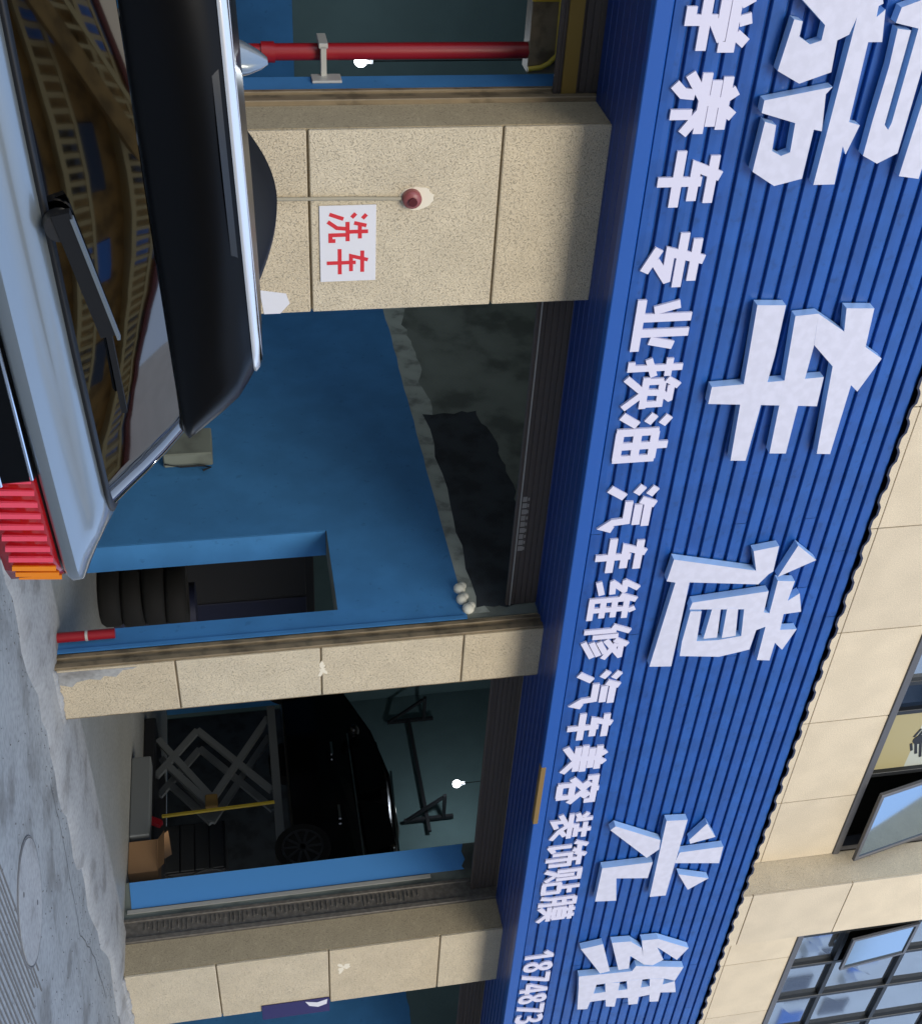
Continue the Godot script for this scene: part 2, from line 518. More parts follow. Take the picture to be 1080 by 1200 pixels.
func setting() -> void:
	var st := mb()
	quad(st, Vector3(-300, 0, 300), Vector3(300, 0, 300), Vector3(300, 0, -300), Vector3(-300, 0, -300))
	structure(part("ground", st, "concrete"))
	# inner floor, a step above the yard
	structure(box("floor", Vector3(-1.5, 0.004, -7.0), Vector3(15.5, 0.05, -0.12), "floor"))
	# rough concrete apron in front of the bays with a wavy foot
	st = mb()
	var rows := []
	var nz := FastNoiseLite.new()
	nz.seed = 5
	nz.frequency = 1.1
	for k in 5:
		rows.append([])
	for i in 71:
		var x := 2.0 + i * 0.2
		var foot := 0.42 + 0.16 * nz.get_noise_2d(x, 0.0) * 2.0
		if x > 9.0:
			foot -= (x - 9.0) * 0.11
		foot = maxf(foot, 0.1)
		rows[4].append(Vector3(x, 0.072 + 0.006 * nz.get_noise_2d(x * 3.0, 9.0), -0.5))
		rows[3].append(Vector3(x, 0.07 + 0.008 * nz.get_noise_2d(x * 3.0, 4.0), -0.11))
		rows[2].append(Vector3(x, 0.045 + 0.016 * nz.get_noise_2d(x * 2.0, 2.0), foot * 0.5))
		rows[1].append(Vector3(x, 0.018, foot * 0.93))
		rows[0].append(Vector3(x, -0.01, foot))
	loft(st, rows)
	structure(part("pavement", st, "apron"))
	# grooved strip of the ramp
	st = mb()
	for i in 22:
		var o := Vector3(6.15 + 0.05 * sin(i * 2.1), 0.003, 2.16 + i * 0.055)
		bar(st, o, o + Vector3(1.5 + 0.12 * sin(i * 1.3), 0, -0.12), 0.012, 0.008, Vector3.UP)
	var ribs := structure(part("ground_ribs", st, "grime"))
	ribs.set_meta("kind", "structure")
	# cracks and dirt: thin irregular sheets lying on the concrete
	st = mb()
	for c in [[Vector2(7.5, 0.62), Vector2(8.3, 0.7), Vector2(9.1, 0.86), Vector2(9.9, 0.62), Vector2(10.8, 0.55)]]:
		var line := PackedVector2Array()
		for i in c.size() - 1:
			for k in 6:
				var p: Vector2 = c[i].lerp(c[i + 1], k / 6.0)
				line.append(p + Vector2(rng.randf_range(-0.02, 0.02), rng.randf_range(-0.025, 0.025)))
		for poly in Geometry2D.offset_polyline(line, 0.004, Geometry2D.JOIN_MITER, Geometry2D.END_BUTT):
			prism(st, poly, Vector3.ZERO, Vector3(1, 0, 0), Vector3(0, 0, -1) * -1.0, 0, -0.004, true, false)
	structure(part("ground_cracks", st, "crack"))
	# loose grit
	var pm := SphereMesh.new()
	pm.radius = 0.5
	pm.height = 0.7
	pm.radial_segments = 6
	pm.rings = 3
	var mm := MultiMesh.new()
	mm.transform_format = MultiMesh.TRANSFORM_3D
	mm.mesh = pm
	mm.instance_count = 900
	for i in 900:
		var x := rng.randf_range(4.5, 12.5)
		var z := rng.randf_range(0.0, 3.2) if i % 3 else rng.randf_range(0.2, 0.7)
		var k := rng.randf_range(0.004, 0.013)
		mm.set_instance_transform(i, Transform3D(Basis(Vector3.UP, rng.randf() * TAU).scaled(Vector3(k, k * 0.7, k * 1.3)), Vector3(x, 0.002 + (maxf(0.0, 0.4 - z) * 0.12), z)))
	var grit := MultiMeshInstance3D.new()
	grit.name = "gravel"
	grit.multimesh = mm
	grit.material_override = M.grime
	add_child(grit)
	grit.set_meta("kind", "stuff")
	grit.set_meta("label", "loose grey grit scattered over the concrete yard")
	grit.set_meta("category", "gravel")

func wall_pieces(st: SurfaceTool, list: Array) -> void:
	for b in list:
		bx(st, Vector3(b[0], b[2], b[4]), Vector3(b[1], b[3], b[5]))

func building() -> void:
	var B := thing("garage_building", "cream panelled garage building with open bays below and windows above", "building", Vector3(7, 0, -3))
	# pillars: core with separate facing panels
	var pil := [[2.80, 3.97, "wide cream pillar with the car wash notice"], [6.97, 7.50, "narrow cream pillar between two open bays"], [11.30, 12.27, "cream pillar with a scuffed face beside the narrow bay"]]
	var ys := [0.06, 0.945, 2.055, 3.19, 4.3]
	for pi in pil.size():
		var P: Array = pil[pi]
		var st := mb()
		bx(st, Vector3(P[0] + 0.012, -0.02, -0.36 if pi != 1 else -0.2), Vector3(P[1] - 0.004, 6.06, -0.03))
		var core := part("pillar", st, "stucco_core", B)
		core.set_meta("label", P[2])
		for k in 4:
			st = mb()
			bx(st, Vector3(P[0], ys[k] + 0.007, -0.03), Vector3(P[1], minf(ys[k + 1], 3.9) - 0.007, 0.0), 0.006)
			part("stone_panel", st, "stucco_%d" % ((k + pi) % 3), core)
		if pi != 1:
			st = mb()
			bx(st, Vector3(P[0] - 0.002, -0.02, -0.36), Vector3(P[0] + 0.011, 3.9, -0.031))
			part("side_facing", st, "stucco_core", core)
		else:
			# grey cement repair at the foot of the narrow pillar
			st = mb()
			var cp := PackedVector2Array()
			for v in [Vector2(6.972, 0.06), Vector2(7.10, 0.07), Vector2(7.14, 0.16), Vector2(7.09, 0.2), Vector2(7.07, 0.3), Vector2(7.09, 0.38), Vector2(7.05, 0.42), Vector2(7.06, 0.5), Vector2(7.0, 0.56), Vector2(6.99, 0.64), Vector2(6.972, 0.66)]:
				cp.append(v + Vector2(rng.randf_range(0, 0.012), rng.randf_range(-0.01, 0.01)))
			prism(st, cp, Vector3.ZERO, Vector3.RIGHT, Vector3.UP, -0.02, 0.003)
			part("cement_repair", st, "apron", core)
		# crumbled mortar foot
		st = mb()
		for k in 9:
			var x: float = lerpf(P[0], P[1], (k + 0.5) / 9.0)
			sphere(st, Vector3(x, 0.03, 0.02), Vector3(0.09, 0.045 + rng.randf() * 0.02, 0.05), 8, 5)
		part("mortar_foot", st, "apron", core)
	# guide rails
	var rail := [["brown_rail", 2.78, 3.99, -0.55, -0.36], ["brown_rail", 6.962, 7.515, -0.165, -0.012], ["dark_rail", 11.285, 12.285, -0.64, -0.36]]
	for r in rail:
		var st := mb()
		bx(st, Vector3(r[1] + 0.006, 0.03, r[3]), Vector3(r[2] - 0.006, 4.0, r[4] - 0.004))
		bx(st, Vector3(r[1] - 0.012, 0.03, r[4] - 0.06), Vector3(r[2] + 0.012, 3.85, r[4] - 0.006), 0.005)
		bx(st, Vector3(r[1] - 0.012, 0.03, r[3] + 0.004), Vector3(r[2] + 0.012, 3.85, r[3] + 0.045), 0.005)
		var ra := part("guide_rail", st, r[0], B)
		if r[0] == "dark_rail":
			var sl := mb()
			for k in 60:
				var y := 0.25 + k * 0.047 + rng.randf_range(-0.008, 0.008)
				var zl := rng.randf_range(0.05, 0.12)
				bx(sl, Vector3(11.276, y, -0.57), Vector3(11.29, y + 0.012, -0.57 + zl), 0.003)
			part("rail_teeth", sl, "dark_rail", ra)
	# wall pieces behind and above the openings
	var st := mb()
	wall_pieces(st, [[-1.5, 15.8, 3.87, 6.06, -0.64, -0.38], [-1.5, -0.3, 0.0, 3.87, -0.64, -0.38], [15.2, 16.6, 0.0, 3.87, -0.5, 0.0]])
	part("front_wall", st, "stucco_core", B)
	box("ceiling", Vector3(-1.7, 5.7, -7.2), Vector3(17, 5.9, -0.642), "ceiling", B)
	st = mb()
	wall_pieces(st, [[-1.7, 17, 0.0, 5.698, -7.2, -7.0]])
	var back := part("back_wall", st, "teal_plaster", B)
	box("paint_layer", Vector3(-1.49, 0.06, -6.998), Vector3(15.4, 2.42, -6.99), "blue_paint", back)
	st = mb()
	wall_pieces(st, [[-1.7, -1.5, 0.0, 5.698, -6.998, -0.642]])
	part("side_wall", st, "plaster", B)
	# partition behind the narrow pillar, with a doorway
	st = mb()
	wall_pieces(st, [[6.975, 7.245, 0.052, 5.698, -0.42, -0.201], [6.975, 7.245, 2.225, 5.698, -1.41, -0.421], [6.975, 7.245, 0.052, 5.698, -6.998, -1.411]])
	var part_wall := part("partition_wall", st, "plaster", B)
	part_wall.set_meta("label", "partition with blue lower half and a doorway")
	# its blue paint: three sheets with a ragged top edge
	st = mb()
	var ux := Vector3(0, 0, -1)
	var edge := PackedVector2Array([Vector2(1.413, 0.06), Vector2(6.99, 0.06)])
	for i in 30:
		var d := 6.99 - i * (6.99 - 1.413) / 29.0
		edge.append(Vector2(d, 3.235 - 0.03 * (d - 1.4) / 3.0 + rng.randf_range(-0.008, 0.008)))
	# facing -x: axes chosen so that the outward normal is -x
	for e in [edge, PackedVector2Array([Vector2(0.205, 0.06), Vector2(0.418, 0.06), Vector2(0.418, 3.25), Vector2(0.205, 3.255)]), PackedVector2Array([Vector2(0.4185, 2.23), Vector2(1.4125, 2.23), Vector2(1.4125, 3.235), Vector2(0.9, 3.244), Vector2(0.4185, 3.25)])]:
		side_sheet(st, e, 6.975, 0.006)
	var pb := part("paint_layer", st, "blue_paint", part_wall)
	pb.set_meta("label", "blue paint with a ragged top edge")
	st = mb()
	bx(st, Vector3(6.972, 0.06, -1.409), Vector3(7.247, 2.222, -1.403))
	bx(st, Vector3(6.955, 0.06, -0.225), Vector3(6.968, 3.25, -0.18), 0.004)
	part("door_jamb", st, "blue_paint", part_wall)
	st = mb()
	side_sheet(st, ragged(0.25, 6.9, 3.19, 3.42, 0.05), 6.975, 0.003)
	part("putty_band", st, "putty", part_wall)
	st = mb()
	side_sheet(st, ragged_patch(), 6.975, 0.0045)
	part("dark_patch", st, "dark_patch", part_wall)
	st = mb()
	for f in [[3.244, -0.53, 0.05], [3.24, -0.4, 0.045], [3.275, -0.29, 0.05]]:
		sphere(st, Vector3(6.955, f[0], f[1]), Vector3(0.045, f[2], 0.055), 9, 6)
		sphere(st, Vector3(6.95, f[0] + 0.03, f[1] - 0.03), Vector3(0.03, 0.035, 0.04), 9, 6)
	part("foam_lump", st, "foam", part_wall)
	# stub wall behind the wide pillar
	st = mb()
	wall_pieces(st, [[2.79, 3.9, 0.052, 5.698, -0.78, -0.552]])
	var stub := part("stub_wall", st, "plaster", B)
	box("paint_layer", Vector3(2.782, 0.06, -0.779), Vector3(2.789, 3.7, -0.556), "blue_paint", stub)
	# stub wall behind the right pillar, open beyond
	st = mb()
	wall_pieces(st, [[11.3, 12.1, 0.052, 5.698, -1.08, -0.642]])
	var stub2 := part("stub_wall", st, "plaster", B)
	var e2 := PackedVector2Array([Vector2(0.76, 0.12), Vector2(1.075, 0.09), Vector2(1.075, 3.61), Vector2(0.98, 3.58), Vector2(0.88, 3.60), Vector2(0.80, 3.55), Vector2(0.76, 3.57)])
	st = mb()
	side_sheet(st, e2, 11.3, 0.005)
	part("paint_layer", st, "lit_blue", stub2).set_meta("label", "blue painted strip beside the dark rail, daylight put into its colour")
	st = mb()
	wall_pieces(st, [[11.282, 11.298, 0.08, 3.2, -0.74, -0.70]])
	part("corner_bead", st, "pale_metal", stub2)
	# far side wall with blue lower half
	st = mb()
	wall_pieces(st, [[15.5, 15.7, 0.052, 5.698, -6.998, -0.39]])
	var far := part("side_wall", st, "teal_plaster", B)
	st = mb()
	side_sheet(st, ragged(0.395, 2.3, 0.06, 3.2, 0.015), 15.5, 0.006)
	part("paint_layer", st, "blue_paint", far)
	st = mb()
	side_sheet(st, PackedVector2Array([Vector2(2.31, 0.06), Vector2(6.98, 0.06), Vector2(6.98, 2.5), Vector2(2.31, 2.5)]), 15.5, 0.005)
	part("dark_lower_sheet", st, "dark_patch", far)  # plain dark sheet over the lower wall behind the lift
	# shutters rolled up, the last slats hanging
	for s in [[-0.3, 2.79, -0.46], [3.98, 6.96, -0.30], [7.51, 11.28, -0.5], [12.28, 15.2, -0.5]]:
		var sh := mb()
		tube(sh, [Vector3(s[0], 3.98, s[2] + 0.02), Vector3(s[1], 3.98, s[2] + 0.02)], 0.06, 14)
		var ro := part("roller_shutter", sh, "shutter", B)
		var y0 := 3.615
		for k in 8:
			sh = mb()
			bx(sh, Vector3(s[0] + 0.01, y0 + k * 0.043, s[2] - 0.012), Vector3(s[1] - 0.01, y0 + k * 0.043 + 0.0405, s[2] + 0.012), 0.003)
			part("slat", sh, "shutter", ro)
		sh = mb()
		bx(sh, Vector3(s[0] + 0.01, y0 - 0.03, s[2] - 0.018), Vector3(s[1] - 0.01, y0 - 0.004, s[2] + 0.018), 0.004)
		part("bottom_bar", sh, "shutter", ro)
		sh = mb()
		bx(sh, Vector3(s[0] + 0.01, y0 - 0.004, s[2] + 0.013), Vector3(s[1] - 0.01, y0 + 0.006, s[2] + 0.02))
		part("bar_edge", sh, "pale_metal" if s[2] > -0.4 else "shutter", ro)
		if s[2] > -0.4:
			sh = mb()
			for k in 9:
				var x := 5.82 + k * 0.062
				bx(sh, Vector3(x, 3.632, s[2] + 0.0125), Vector3(x + 0.048, 3.665 + (k % 3) * 0.004, s[2] + 0.0145))
				bx(sh, Vector3(x + 0.01, 3.673, s[2] + 0.0125), Vector3(x + 0.04, 3.685, s[2] + 0.0143))
			part("maker_print", sh, "grey_mark", ro)
	# lintel and strip over the first bay
	box("lintel", Vector3(-0.3, 3.5, -0.95), Vector3(2.785, 3.72, -0.8), "brown_rail", B, 0.005)
	box("edge_strip", Vector3(-0.3, 3.63, -0.44), Vector3(2.78, 3.72, -0.425), "ochre", B)
	upper(B)

# sheet on a wall that faces -x; outline in (depth, height)
func side_sheet(st: SurfaceTool, e: PackedVector2Array, x: float, t: float) -> void:
	var p := PackedVector2Array()
	for v in e:
		p.append(Vector2(-v.x, v.y))
	prism(st, p, Vector3(x, 0, 0), Vector3(0, 0, 1), Vector3(0, 1, 0), 0.0, t)

func ragged(d0: float, d1: float, y0: float, y1: float, amp: float) -> PackedVector2Array:
	var nz := FastNoiseLite.new()
	nz.seed = 77
	nz.frequency = 1.6
	var p := PackedVector2Array([Vector2(d0, y0), Vector2(d1, y0)])
	for i in 60:
		var d := lerpf(d1, d0, i / 59.0)
		p.append(Vector2(d, y1 + nz.get_noise_2d(d, 0.0) * amp * 2.0 + rng.randf_range(-0.2, 0.2) * amp))
	return p

func ragged_patch() -> PackedVector2Array:
	var p := PackedVector2Array()
	var corners := [Vector2(0.3, 3.36), Vector2(1.4, 3.36), Vector2(3.05, 3.34), Vector2(3.06, 3.85), Vector2(2.6, 3.95), Vector2(2.0, 3.98), Vector2(1.2, 3.95), Vector2(0.5, 3.88), Vector2(0.3, 3.8)]
	for i in corners.size():
		for k in 7:
			p.append(corners[i].lerp(corners[(i + 1) % corners.size()], k / 7.0) + Vector2(rng.randf_range(-0.025, 0.025), rng.randf_range(-0.02, 0.02)))
	return p

func upper(B: Node3D) -> void:
	# wall above the sign; openings for two windows
	var zt := -0.39
	var st := mb()
	wall_pieces(st, [[-2.0, 18.0, 6.062, 7.62, -0.6, zt - 0.026], [11.30, 12.25, 7.621, 10.6, -0.6, zt - 0.026], [-2.0, 18.0, 10.2, 10.6, -0.6, zt - 0.027], [-2.0, 6.2, 7.621, 10.199, -0.6, zt - 0.026], [17.2, 18.0, 7.621, 10.199, -0.6, zt - 0.026]])
	var w := part("upper_wall", st, "joint", B)
	# facing panels: a narrow row, then a tall row up to the sills
	var xs := [-0.96, 0.285, 1.53, 2.78, 4.03, 5.276, 6.523, 7.77, 9.012, 10.261, 11.30]
	var xr := [12.25, 13.4, 14.65, 15.9, 17.15]
	var n := 0
	for row in [[6.07, 6.783], [6.789, 7.62]]:
		for list in [xs, xr]:
			for i in list.size() - 1:
				if list[i + 1] < 2.0:
					continue
				st = mb()
				bx(st, Vector3(list[i] + 0.006, row[0], zt - 0.026), Vector3(list[i + 1] - 0.006, row[1], zt), 0.003)
				part("stone_panel", st, "panel_%d" % (n * 7 % 3), w)
				n += 1
	# pilaster above the right pillar
	st = mb()
	bx(st, Vector3(11.304, 6.0, zt - 0.02), Vector3(12.246, 10.6, -0.026))
	var pil := part("pilaster", st, "stucco_core", B)
	var py := [6.0, 6.56, 7.70, 8.83, 9.96, 10.6]
	for k in 5:
		st = mb()
		bx(st, Vector3(11.30, py[k] + 0.005, -0.026), Vector3(12.25, py[k + 1] - 0.005, 0.0), 0.003)
		part("stone_panel", st, "panel_%d" % (k % 3), pil)
	st = mb()
	bx(st, Vector3(11.298, 6.0, zt - 0.01), Vector3(11.304, 10.6, -0.027))
	part("side_facing", st, "stucco_2", pil)
	# room behind the windows
	st = mb()
	wall_pieces(st, [[-2.0, 18.0, 6.06, 6.2, -4.0, -0.601], [-2.0, 18.0, 6.2, 10.6, -4.2, -4.0], [-2.0, 18.0, 10.4, 10.6, -3.99, -0.601], [-2.2, -2.0, 6.06, 10.6, -4.0, -0.6], [18.0, 18.2, 6.06, 10.6, -4.0, -0.6]])
	part("upper_room", st, "ceiling", B)
	# window one: fixed panes, emblem film, one sash swung out
	var zf := -0.46
	st = mb()
	bx(st, Vector3(6.2, 7.62, -0.56), Vector3(11.297, 7.70, -0.375), 0.006)
	bx(st, Vector3(6.2, 10.13, -0.54), Vector3(11.297, 10.2, -0.42))
	bx(st, Vector3(11.225, 7.70, -0.54), Vector3(11.297, 10.13, -0.42))
	var W1 := part("window", st, "window_frame", B)
	W1.set_meta("label", "grey framed window with one sash swung open")
	for x in [7.4, 8.62, 9.05, 10.02]:
		st = mb()
		bx(st, Vector3(x - 0.03, 7.70, -0.53), Vector3(x + 0.03, 10.13, -0.43), 0.004)
		part("mullion", st, "window_frame_dark", W1)
	st = mb()
	bx(st, Vector3(10.05, 8.72, -0.53), Vector3(11.22, 8.79, -0.43), 0.004)
	part("mullion", st, "window_frame_dark", W1)
	for g in [[6.2, 7.37, 7.7, "mirror_glass"], [7.43, 8.59, 7.7, "mirror_glass"], [8.65, 9.02, 7.7, "house_glass"], [9.08, 9.99, 7.7, "film_pale"], [10.05, 11.22, 8.8, "mirror_glass"]]:
		st = mb()
		bx(st, Vector3(g[0], g[2], zf - 0.03), Vector3(g[1], 10.13, zf - 0.02))
		part("pane", st, g[3], W1)
	st = mb()
	bx(st, Vector3(9.085, 7.705, zf - 0.0195), Vector3(9.985, 8.12, zf - 0.017))
	part("window_film", st, "film_yellow", W1)
	# wing-shaped emblem on the film
	st = mb()
	for s in [-1.0, 1.0]:
		for k in 4:
			var y := 8.28 - k * 0.055
			var x0: float = 9.56 + s * 0.05
			bar(st, Vector3(x0, y - 0.03, zf - 0.016), Vector3(x0 + s * (0.30 - k * 0.06), y + 0.05 - k * 0.012, zf - 0.016), 0.028, 0.004, Vector3(0, 0, 1))
	tube(st, [Vector3(9.56, 8.16, zf - 0.017), Vector3(9.56, 8.16, zf - 0.012)], 0.07, 16)
	part("wing_emblem", st, "steel_dark", W1)
	# open sash, hinged along its top
	var sash := Node3D.new()
	sash.name = "open_sash"
	W1.add_child(sash)
	sash.position = Vector3(10.63, 8.72, -0.42) - W1.position - B.position
	var sst := mb()
	for b in [[-0.57, -0.52, -0.98, 0.0], [0.52, 0.57, -0.98, 0.0], [-0.52, 0.52, -0.98, -0.93], [-0.52, 0.52, -0.05, 0.0]]:
		bx(sst, Vector3(b[0], b[2], -0.02), Vector3(b[1], b[3], 0.02), 0.004)
	sst.generate_normals()
	var sm := MeshInstance3D.new()
	sm.name = "sash_frame"
	sm.mesh = sst.commit()
	sm.material_override = M.window_frame
	sash.add_child(sm)
	sst = mb()
	bx(sst, Vector3(-0.52, -0.93, -0.006), Vector3(0.52, -0.05, 0.006))
	sst.generate_normals()
	sm = MeshInstance3D.new()
	sm.name = "pane"
	sm.mesh = sst.commit()
	sm.material_override = M.sash_glass
	sash.add_child(sm)
	sash.rotation.x = deg_to_rad(-12)
	# window two: grid of panes with one opened
	st = mb()
	bx(st, Vector3(12.253, 7.62, -0.56), Vector3(17.2, 7.70, -0.375), 0.006)
	bx(st, Vector3(12.253, 10.13, -0.54), Vector3(17.2, 10.2, -0.42))
	bx(st, Vector3(12.253, 7.70, -0.54), Vector3(12.32, 10.13, -0.42))
	var W2 := part("window", st, "window_frame", B)
	W2.set_meta("label", "grid window of mirrored panes on the right")
	var cols := [12.32, 13.05, 13.75, 14.55, 15.4, 16.3, 17.2]
	var rws := [7.70, 8.32, 9.25, 10.13]
	for i in range(1, 6):
		st = mb()
		bx(st, Vector3(cols[i] - 0.03, 7.70, -0.53), Vector3(cols[i] + 0.03, 10.13, -0.43), 0.004)
		part("mullion", st, "window_frame_dark", W2)
	for k in [1, 2]:
		for i in 6:
			st = mb()
			bx(st, Vector3(cols[i] + 0.03, rws[k] - 0.03, -0.525), Vector3(cols[i + 1] - 0.03, rws[k] + 0.03, -0.432), 0.004)
			part("transom", st, "window_frame_dark", W2)
	var vent := mb()
	var vh := Basis(Vector3.RIGHT, deg_to_rad(-6))
	var vo := Vector3(13.4, 9.24, -0.415)
	for b in [[-0.335, -0.295, -0.92, 0.0], [0.295, 0.335, -0.92, 0.0], [-0.295, 0.295, -0.92, -0.88], [-0.295, 0.295, -0.04, 0.0]]:
		bar(vent, vo + vh * Vector3((b[0] + b[1]) / 2.0, b[2], 0), vo + vh * Vector3((b[0] + b[1]) / 2.0, b[3], 0), b[1] - b[0], 0.03, Vector3(0, 0, 1))
	var vf := part("open_vent", vent, "window_frame", W2)
	vent = mb()
	quad(vent, vo + vh * Vector3(-0.295, -0.88, 0.0), vo + vh * Vector3(0.295, -0.88, 0.0), vo + vh * Vector3(0.295, -0.04, 0.0), vo + vh * Vector3(-0.295, -0.04, 0.0))
	part("pane", vent, "sash_glass", vf)
	for k in 3:
		for i in 6:
			if k == 1 and i == 1:
				continue
			st = mb()
			var tilt := rng.randf_range(-0.004, 0.004)
			var a := Vector3(cols[i] + 0.03, rws[k] + 0.03, -0.48 + tilt)
			var c := Vector3(cols[i + 1] - 0.03, rws[k + 1] - 0.03, -0.48 - tilt)
			quad(st, a, Vector3(c.x, a.y, -0.48 + rng.randf_range(-0.004, 0.004)), c, Vector3(a.x, c.y, -0.48))
			part("pane", st, "mirror_glass", W2)

func sign_board() -> void:
	var S := thing("sign_board", "long ribbed blue sign board with white lettering above the bays", "sign", Vector3(8, 3.84, 0.2))
	var x0 := 0.6
	var x1 := 16.5
	box("sign_core", Vector3(x0, 3.86, -0.35), Vector3(x1, 6.075, 0.425), "navy", S)
	var nz := FastNoiseLite.new()
	nz.seed = 9
	nz.frequency = 0.9
	# ribbed strips, each its own sheet
	var prof := [Vector2(0.0, 0.426), Vector2(0.002, 0.445), Vector2(0.006, 0.450), Vector2(0.05, 0.451), Vector2(0.0835, 0.450), Vector2(0.0945, 0.439), Vector2(0.0965, 0.426), Vector2(0.1112, 0.426)]
	var n := 80
	for k in 20:
		var y0 := 3.937 + k * 0.1078
		var cuts := [x0, 5.6 + (k * 7 % 5) * 0.35, 11.4 + (k * 3 % 5) * 0.3, x1]
		for c in 3:
			var st := mb()
			var rows := []
			var lift := 0.0011 * ((k + c) % 3)
			for p in prof:
				var row := []
				for i in 31:
					var x := lerpf(cuts[c] + 0.0015, cuts[c + 1] - 0.0015, i / 30.0)
					var d := lift + 0.0016 * nz.get_noise_2d(x, k * 3.7 + c) if p.y > 0.43 else 0.0
					row.append(Vector3(x, y0 + p.x * 0.9694, p.y + d))
				rows.append(row)
			loft(st, rows, false)
			part("cladding_strip", st, "blue_sheet_%d" % ((k * 5 + c * 2) % 3), S)
	# bottom trim
	var st2 := mb()
	bx(st2, Vector3(x0, 3.832, 0.38), Vector3(x1, 3.934, 0.455), 0.006)
	part("bottom_trim", st2, "blue_trim", S)
	st2 = mb()
	bx(st2, Vector3(8.15, 3.828, 0.4), Vector3(8.92, 3.872, 0.459), 0.004)
	part("rusty_edge", st2, "rust", S)
	# soffit strips
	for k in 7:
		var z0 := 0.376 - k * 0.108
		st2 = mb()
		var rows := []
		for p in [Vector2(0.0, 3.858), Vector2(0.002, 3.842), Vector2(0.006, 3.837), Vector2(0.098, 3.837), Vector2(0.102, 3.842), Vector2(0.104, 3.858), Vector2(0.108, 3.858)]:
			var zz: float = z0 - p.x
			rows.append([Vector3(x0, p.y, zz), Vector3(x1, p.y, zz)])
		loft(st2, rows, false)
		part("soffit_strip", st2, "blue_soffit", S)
	# wavy capping sheet
	st2 = mb()
	var top := []
	var bot := []
	var topb := []
	for i in 640:
		var x := lerpf(x0, x1, i / 639.0)
		var w := clampf(sin(x * TAU / 0.25) * 2.2, -1.0, 1.0) * 0.0125
		top.append(Vector3(x, 6.106 + w, 0.475))
		bot.append(Vector3(x, 6.088 + w, 0.473))
		topb.append(Vector3(x, 6.118 + w, -0.385))
	loft(st2, [bot, top, topb])
	part("capping_sheet", st2, "navy", S)
	# big cut-out characters (traced outlines, centimetres from the lower left corner)
	var big := [
		[1.85, 4.49, "16,7;43,4;50,18;44,35;27,34;24,40;15,42;8,55;0,51;0,4;6,9;19,25;27,25;29,19;25,12;17,12|15,42;109,41;109,54;86,53;91,56;74,60;72,53;28,52;28,60;11,57;15,53;0,52;0,42|52,38;59,0;66,0;72,21;89,22;91,17;88,11;73,10;71,3;100,2;109,17;105,33;76,33;77,38;56,35"],
		[1.88, 5.14, "18,2;19,10;50,10;71,10;74,13;70,14;50,14;18,14;11,15;8,24;14,26;39,23;88,23;94,12;89,2;68,2;38,3|7,1;0,20;12,25;18,14;15,0|59,29;28,31;63,42;104,41;102,28"],
		[3.72, 4.55, "0,18;1,37;37,38;76,37;121,36;120,25;33,20|59,0;56,76;79,77;72,0|9,45;8,60;32,63;58,63;117,64;116,52;57,49|8,60;22,81;44,113;69,103;48,80;31,63|5,78;6,97;34,99;63,97;120,97;119,87;48,80;22,81"],
		[5.74, 4.53, "5,2;23,69;26,80;37,73;29,18;118,19;116,1;28,7;26,0|3,62;0,81;25,82;34,71;22,68|1,96;17,114;31,87|35,88;37,102;57,101;50,109;70,115;71,101;88,102;89,116;111,109;102,101;122,101;120,90;83,89;86,82;70,89|50,24;45,83;67,84;62,68;57,23|61,67;67,84;69,90;82,88;86,82;107,81;109,72;92,71|92,35;93,52;91,70;89,78;107,81;112,57;107,24;91,23|59,24;60,33;93,35;92,23|58,41;59,48;90,51;90,40|59,53;60,62;90,66;91,55"],
		[8.93, 4.51, "1,51;3,71;120,70;119,54|0,4;29,50;43,51;54,41;5,0|62,0;62,48;87,47;81,16;118,21;115,0|52,72;51,114;77,115;68,70|12,91;34,103;40,80;34,78|87,77;100,109;115,91"],
		[10.85, 4.47, "4,0;0,22;53,36;55,26|0,31;2,51;29,54;53,56;53,45|2,50;17,64;50,72;28,53|3,62;4,79;21,81;45,91;53,81;49,71|4,79;29,115;49,106;20,81|55,4;59,60;50,63;65,116;90,111;83,99;79,82;77,57;76,34;76,24;75,6|74,6;76,25;92,24;123,21;121,10|93,18;93,37;94,61;94,86;94,99;91,111;114,116;110,98;113,75;111,62;109,51;109,39;109,20|75,34;78,50;126,51;123,41|76,57;78,74;127,76;126,66|79,82;83,98;128,99;126,89"],
	]
	for b in big:
		var f := mb()
		var r := mb()
		var i := 0
		for s in b[2].split("|"):
			var poly := poly_of(s, 0.010065)
			var o := Vector3(b[0] * 1.0065, 1.58 + (b[1] - 1.58) * 1.0065, 0.0)
			prism(f, poly, o, Vector3.RIGHT, Vector3.UP, 0.47, 0.53 + i * 0.0003, true, false)
			prism(r, poly, o, Vector3.RIGHT, Vector3.UP, 0.464, 0.53 + i * 0.0003 - 0.0001, false, true)
			i += 1
		part2("big_character", [f, r], ["white_letter", "letter_return"], S)
	# row of small characters
	var row := [["xue", 1.84, 2.23], ["yang", 2.3, 2.69], ["che", 2.74, 3.13], ["zhuan", 3.24, 3.66], ["ye", 3.69, 4.1], ["huan", 4.12, 4.54], ["you", 4.55, 4.97], ["qi", 5.15, 5.57], ["che", 5.62, 5.99], ["wei", 6.03, 6.46], ["xiu", 6.5, 6.9], ["qi", 7.0, 7.43], ["che", 7.48, 7.85], ["mei", 7.88, 8.27], ["rong", 8.3, 8.69], ["zhuang", 8.8, 9.2], ["shi", 9.22, 9.61], ["tie", 9.64, 10.05], ["mo", 10.07, 10.50]]
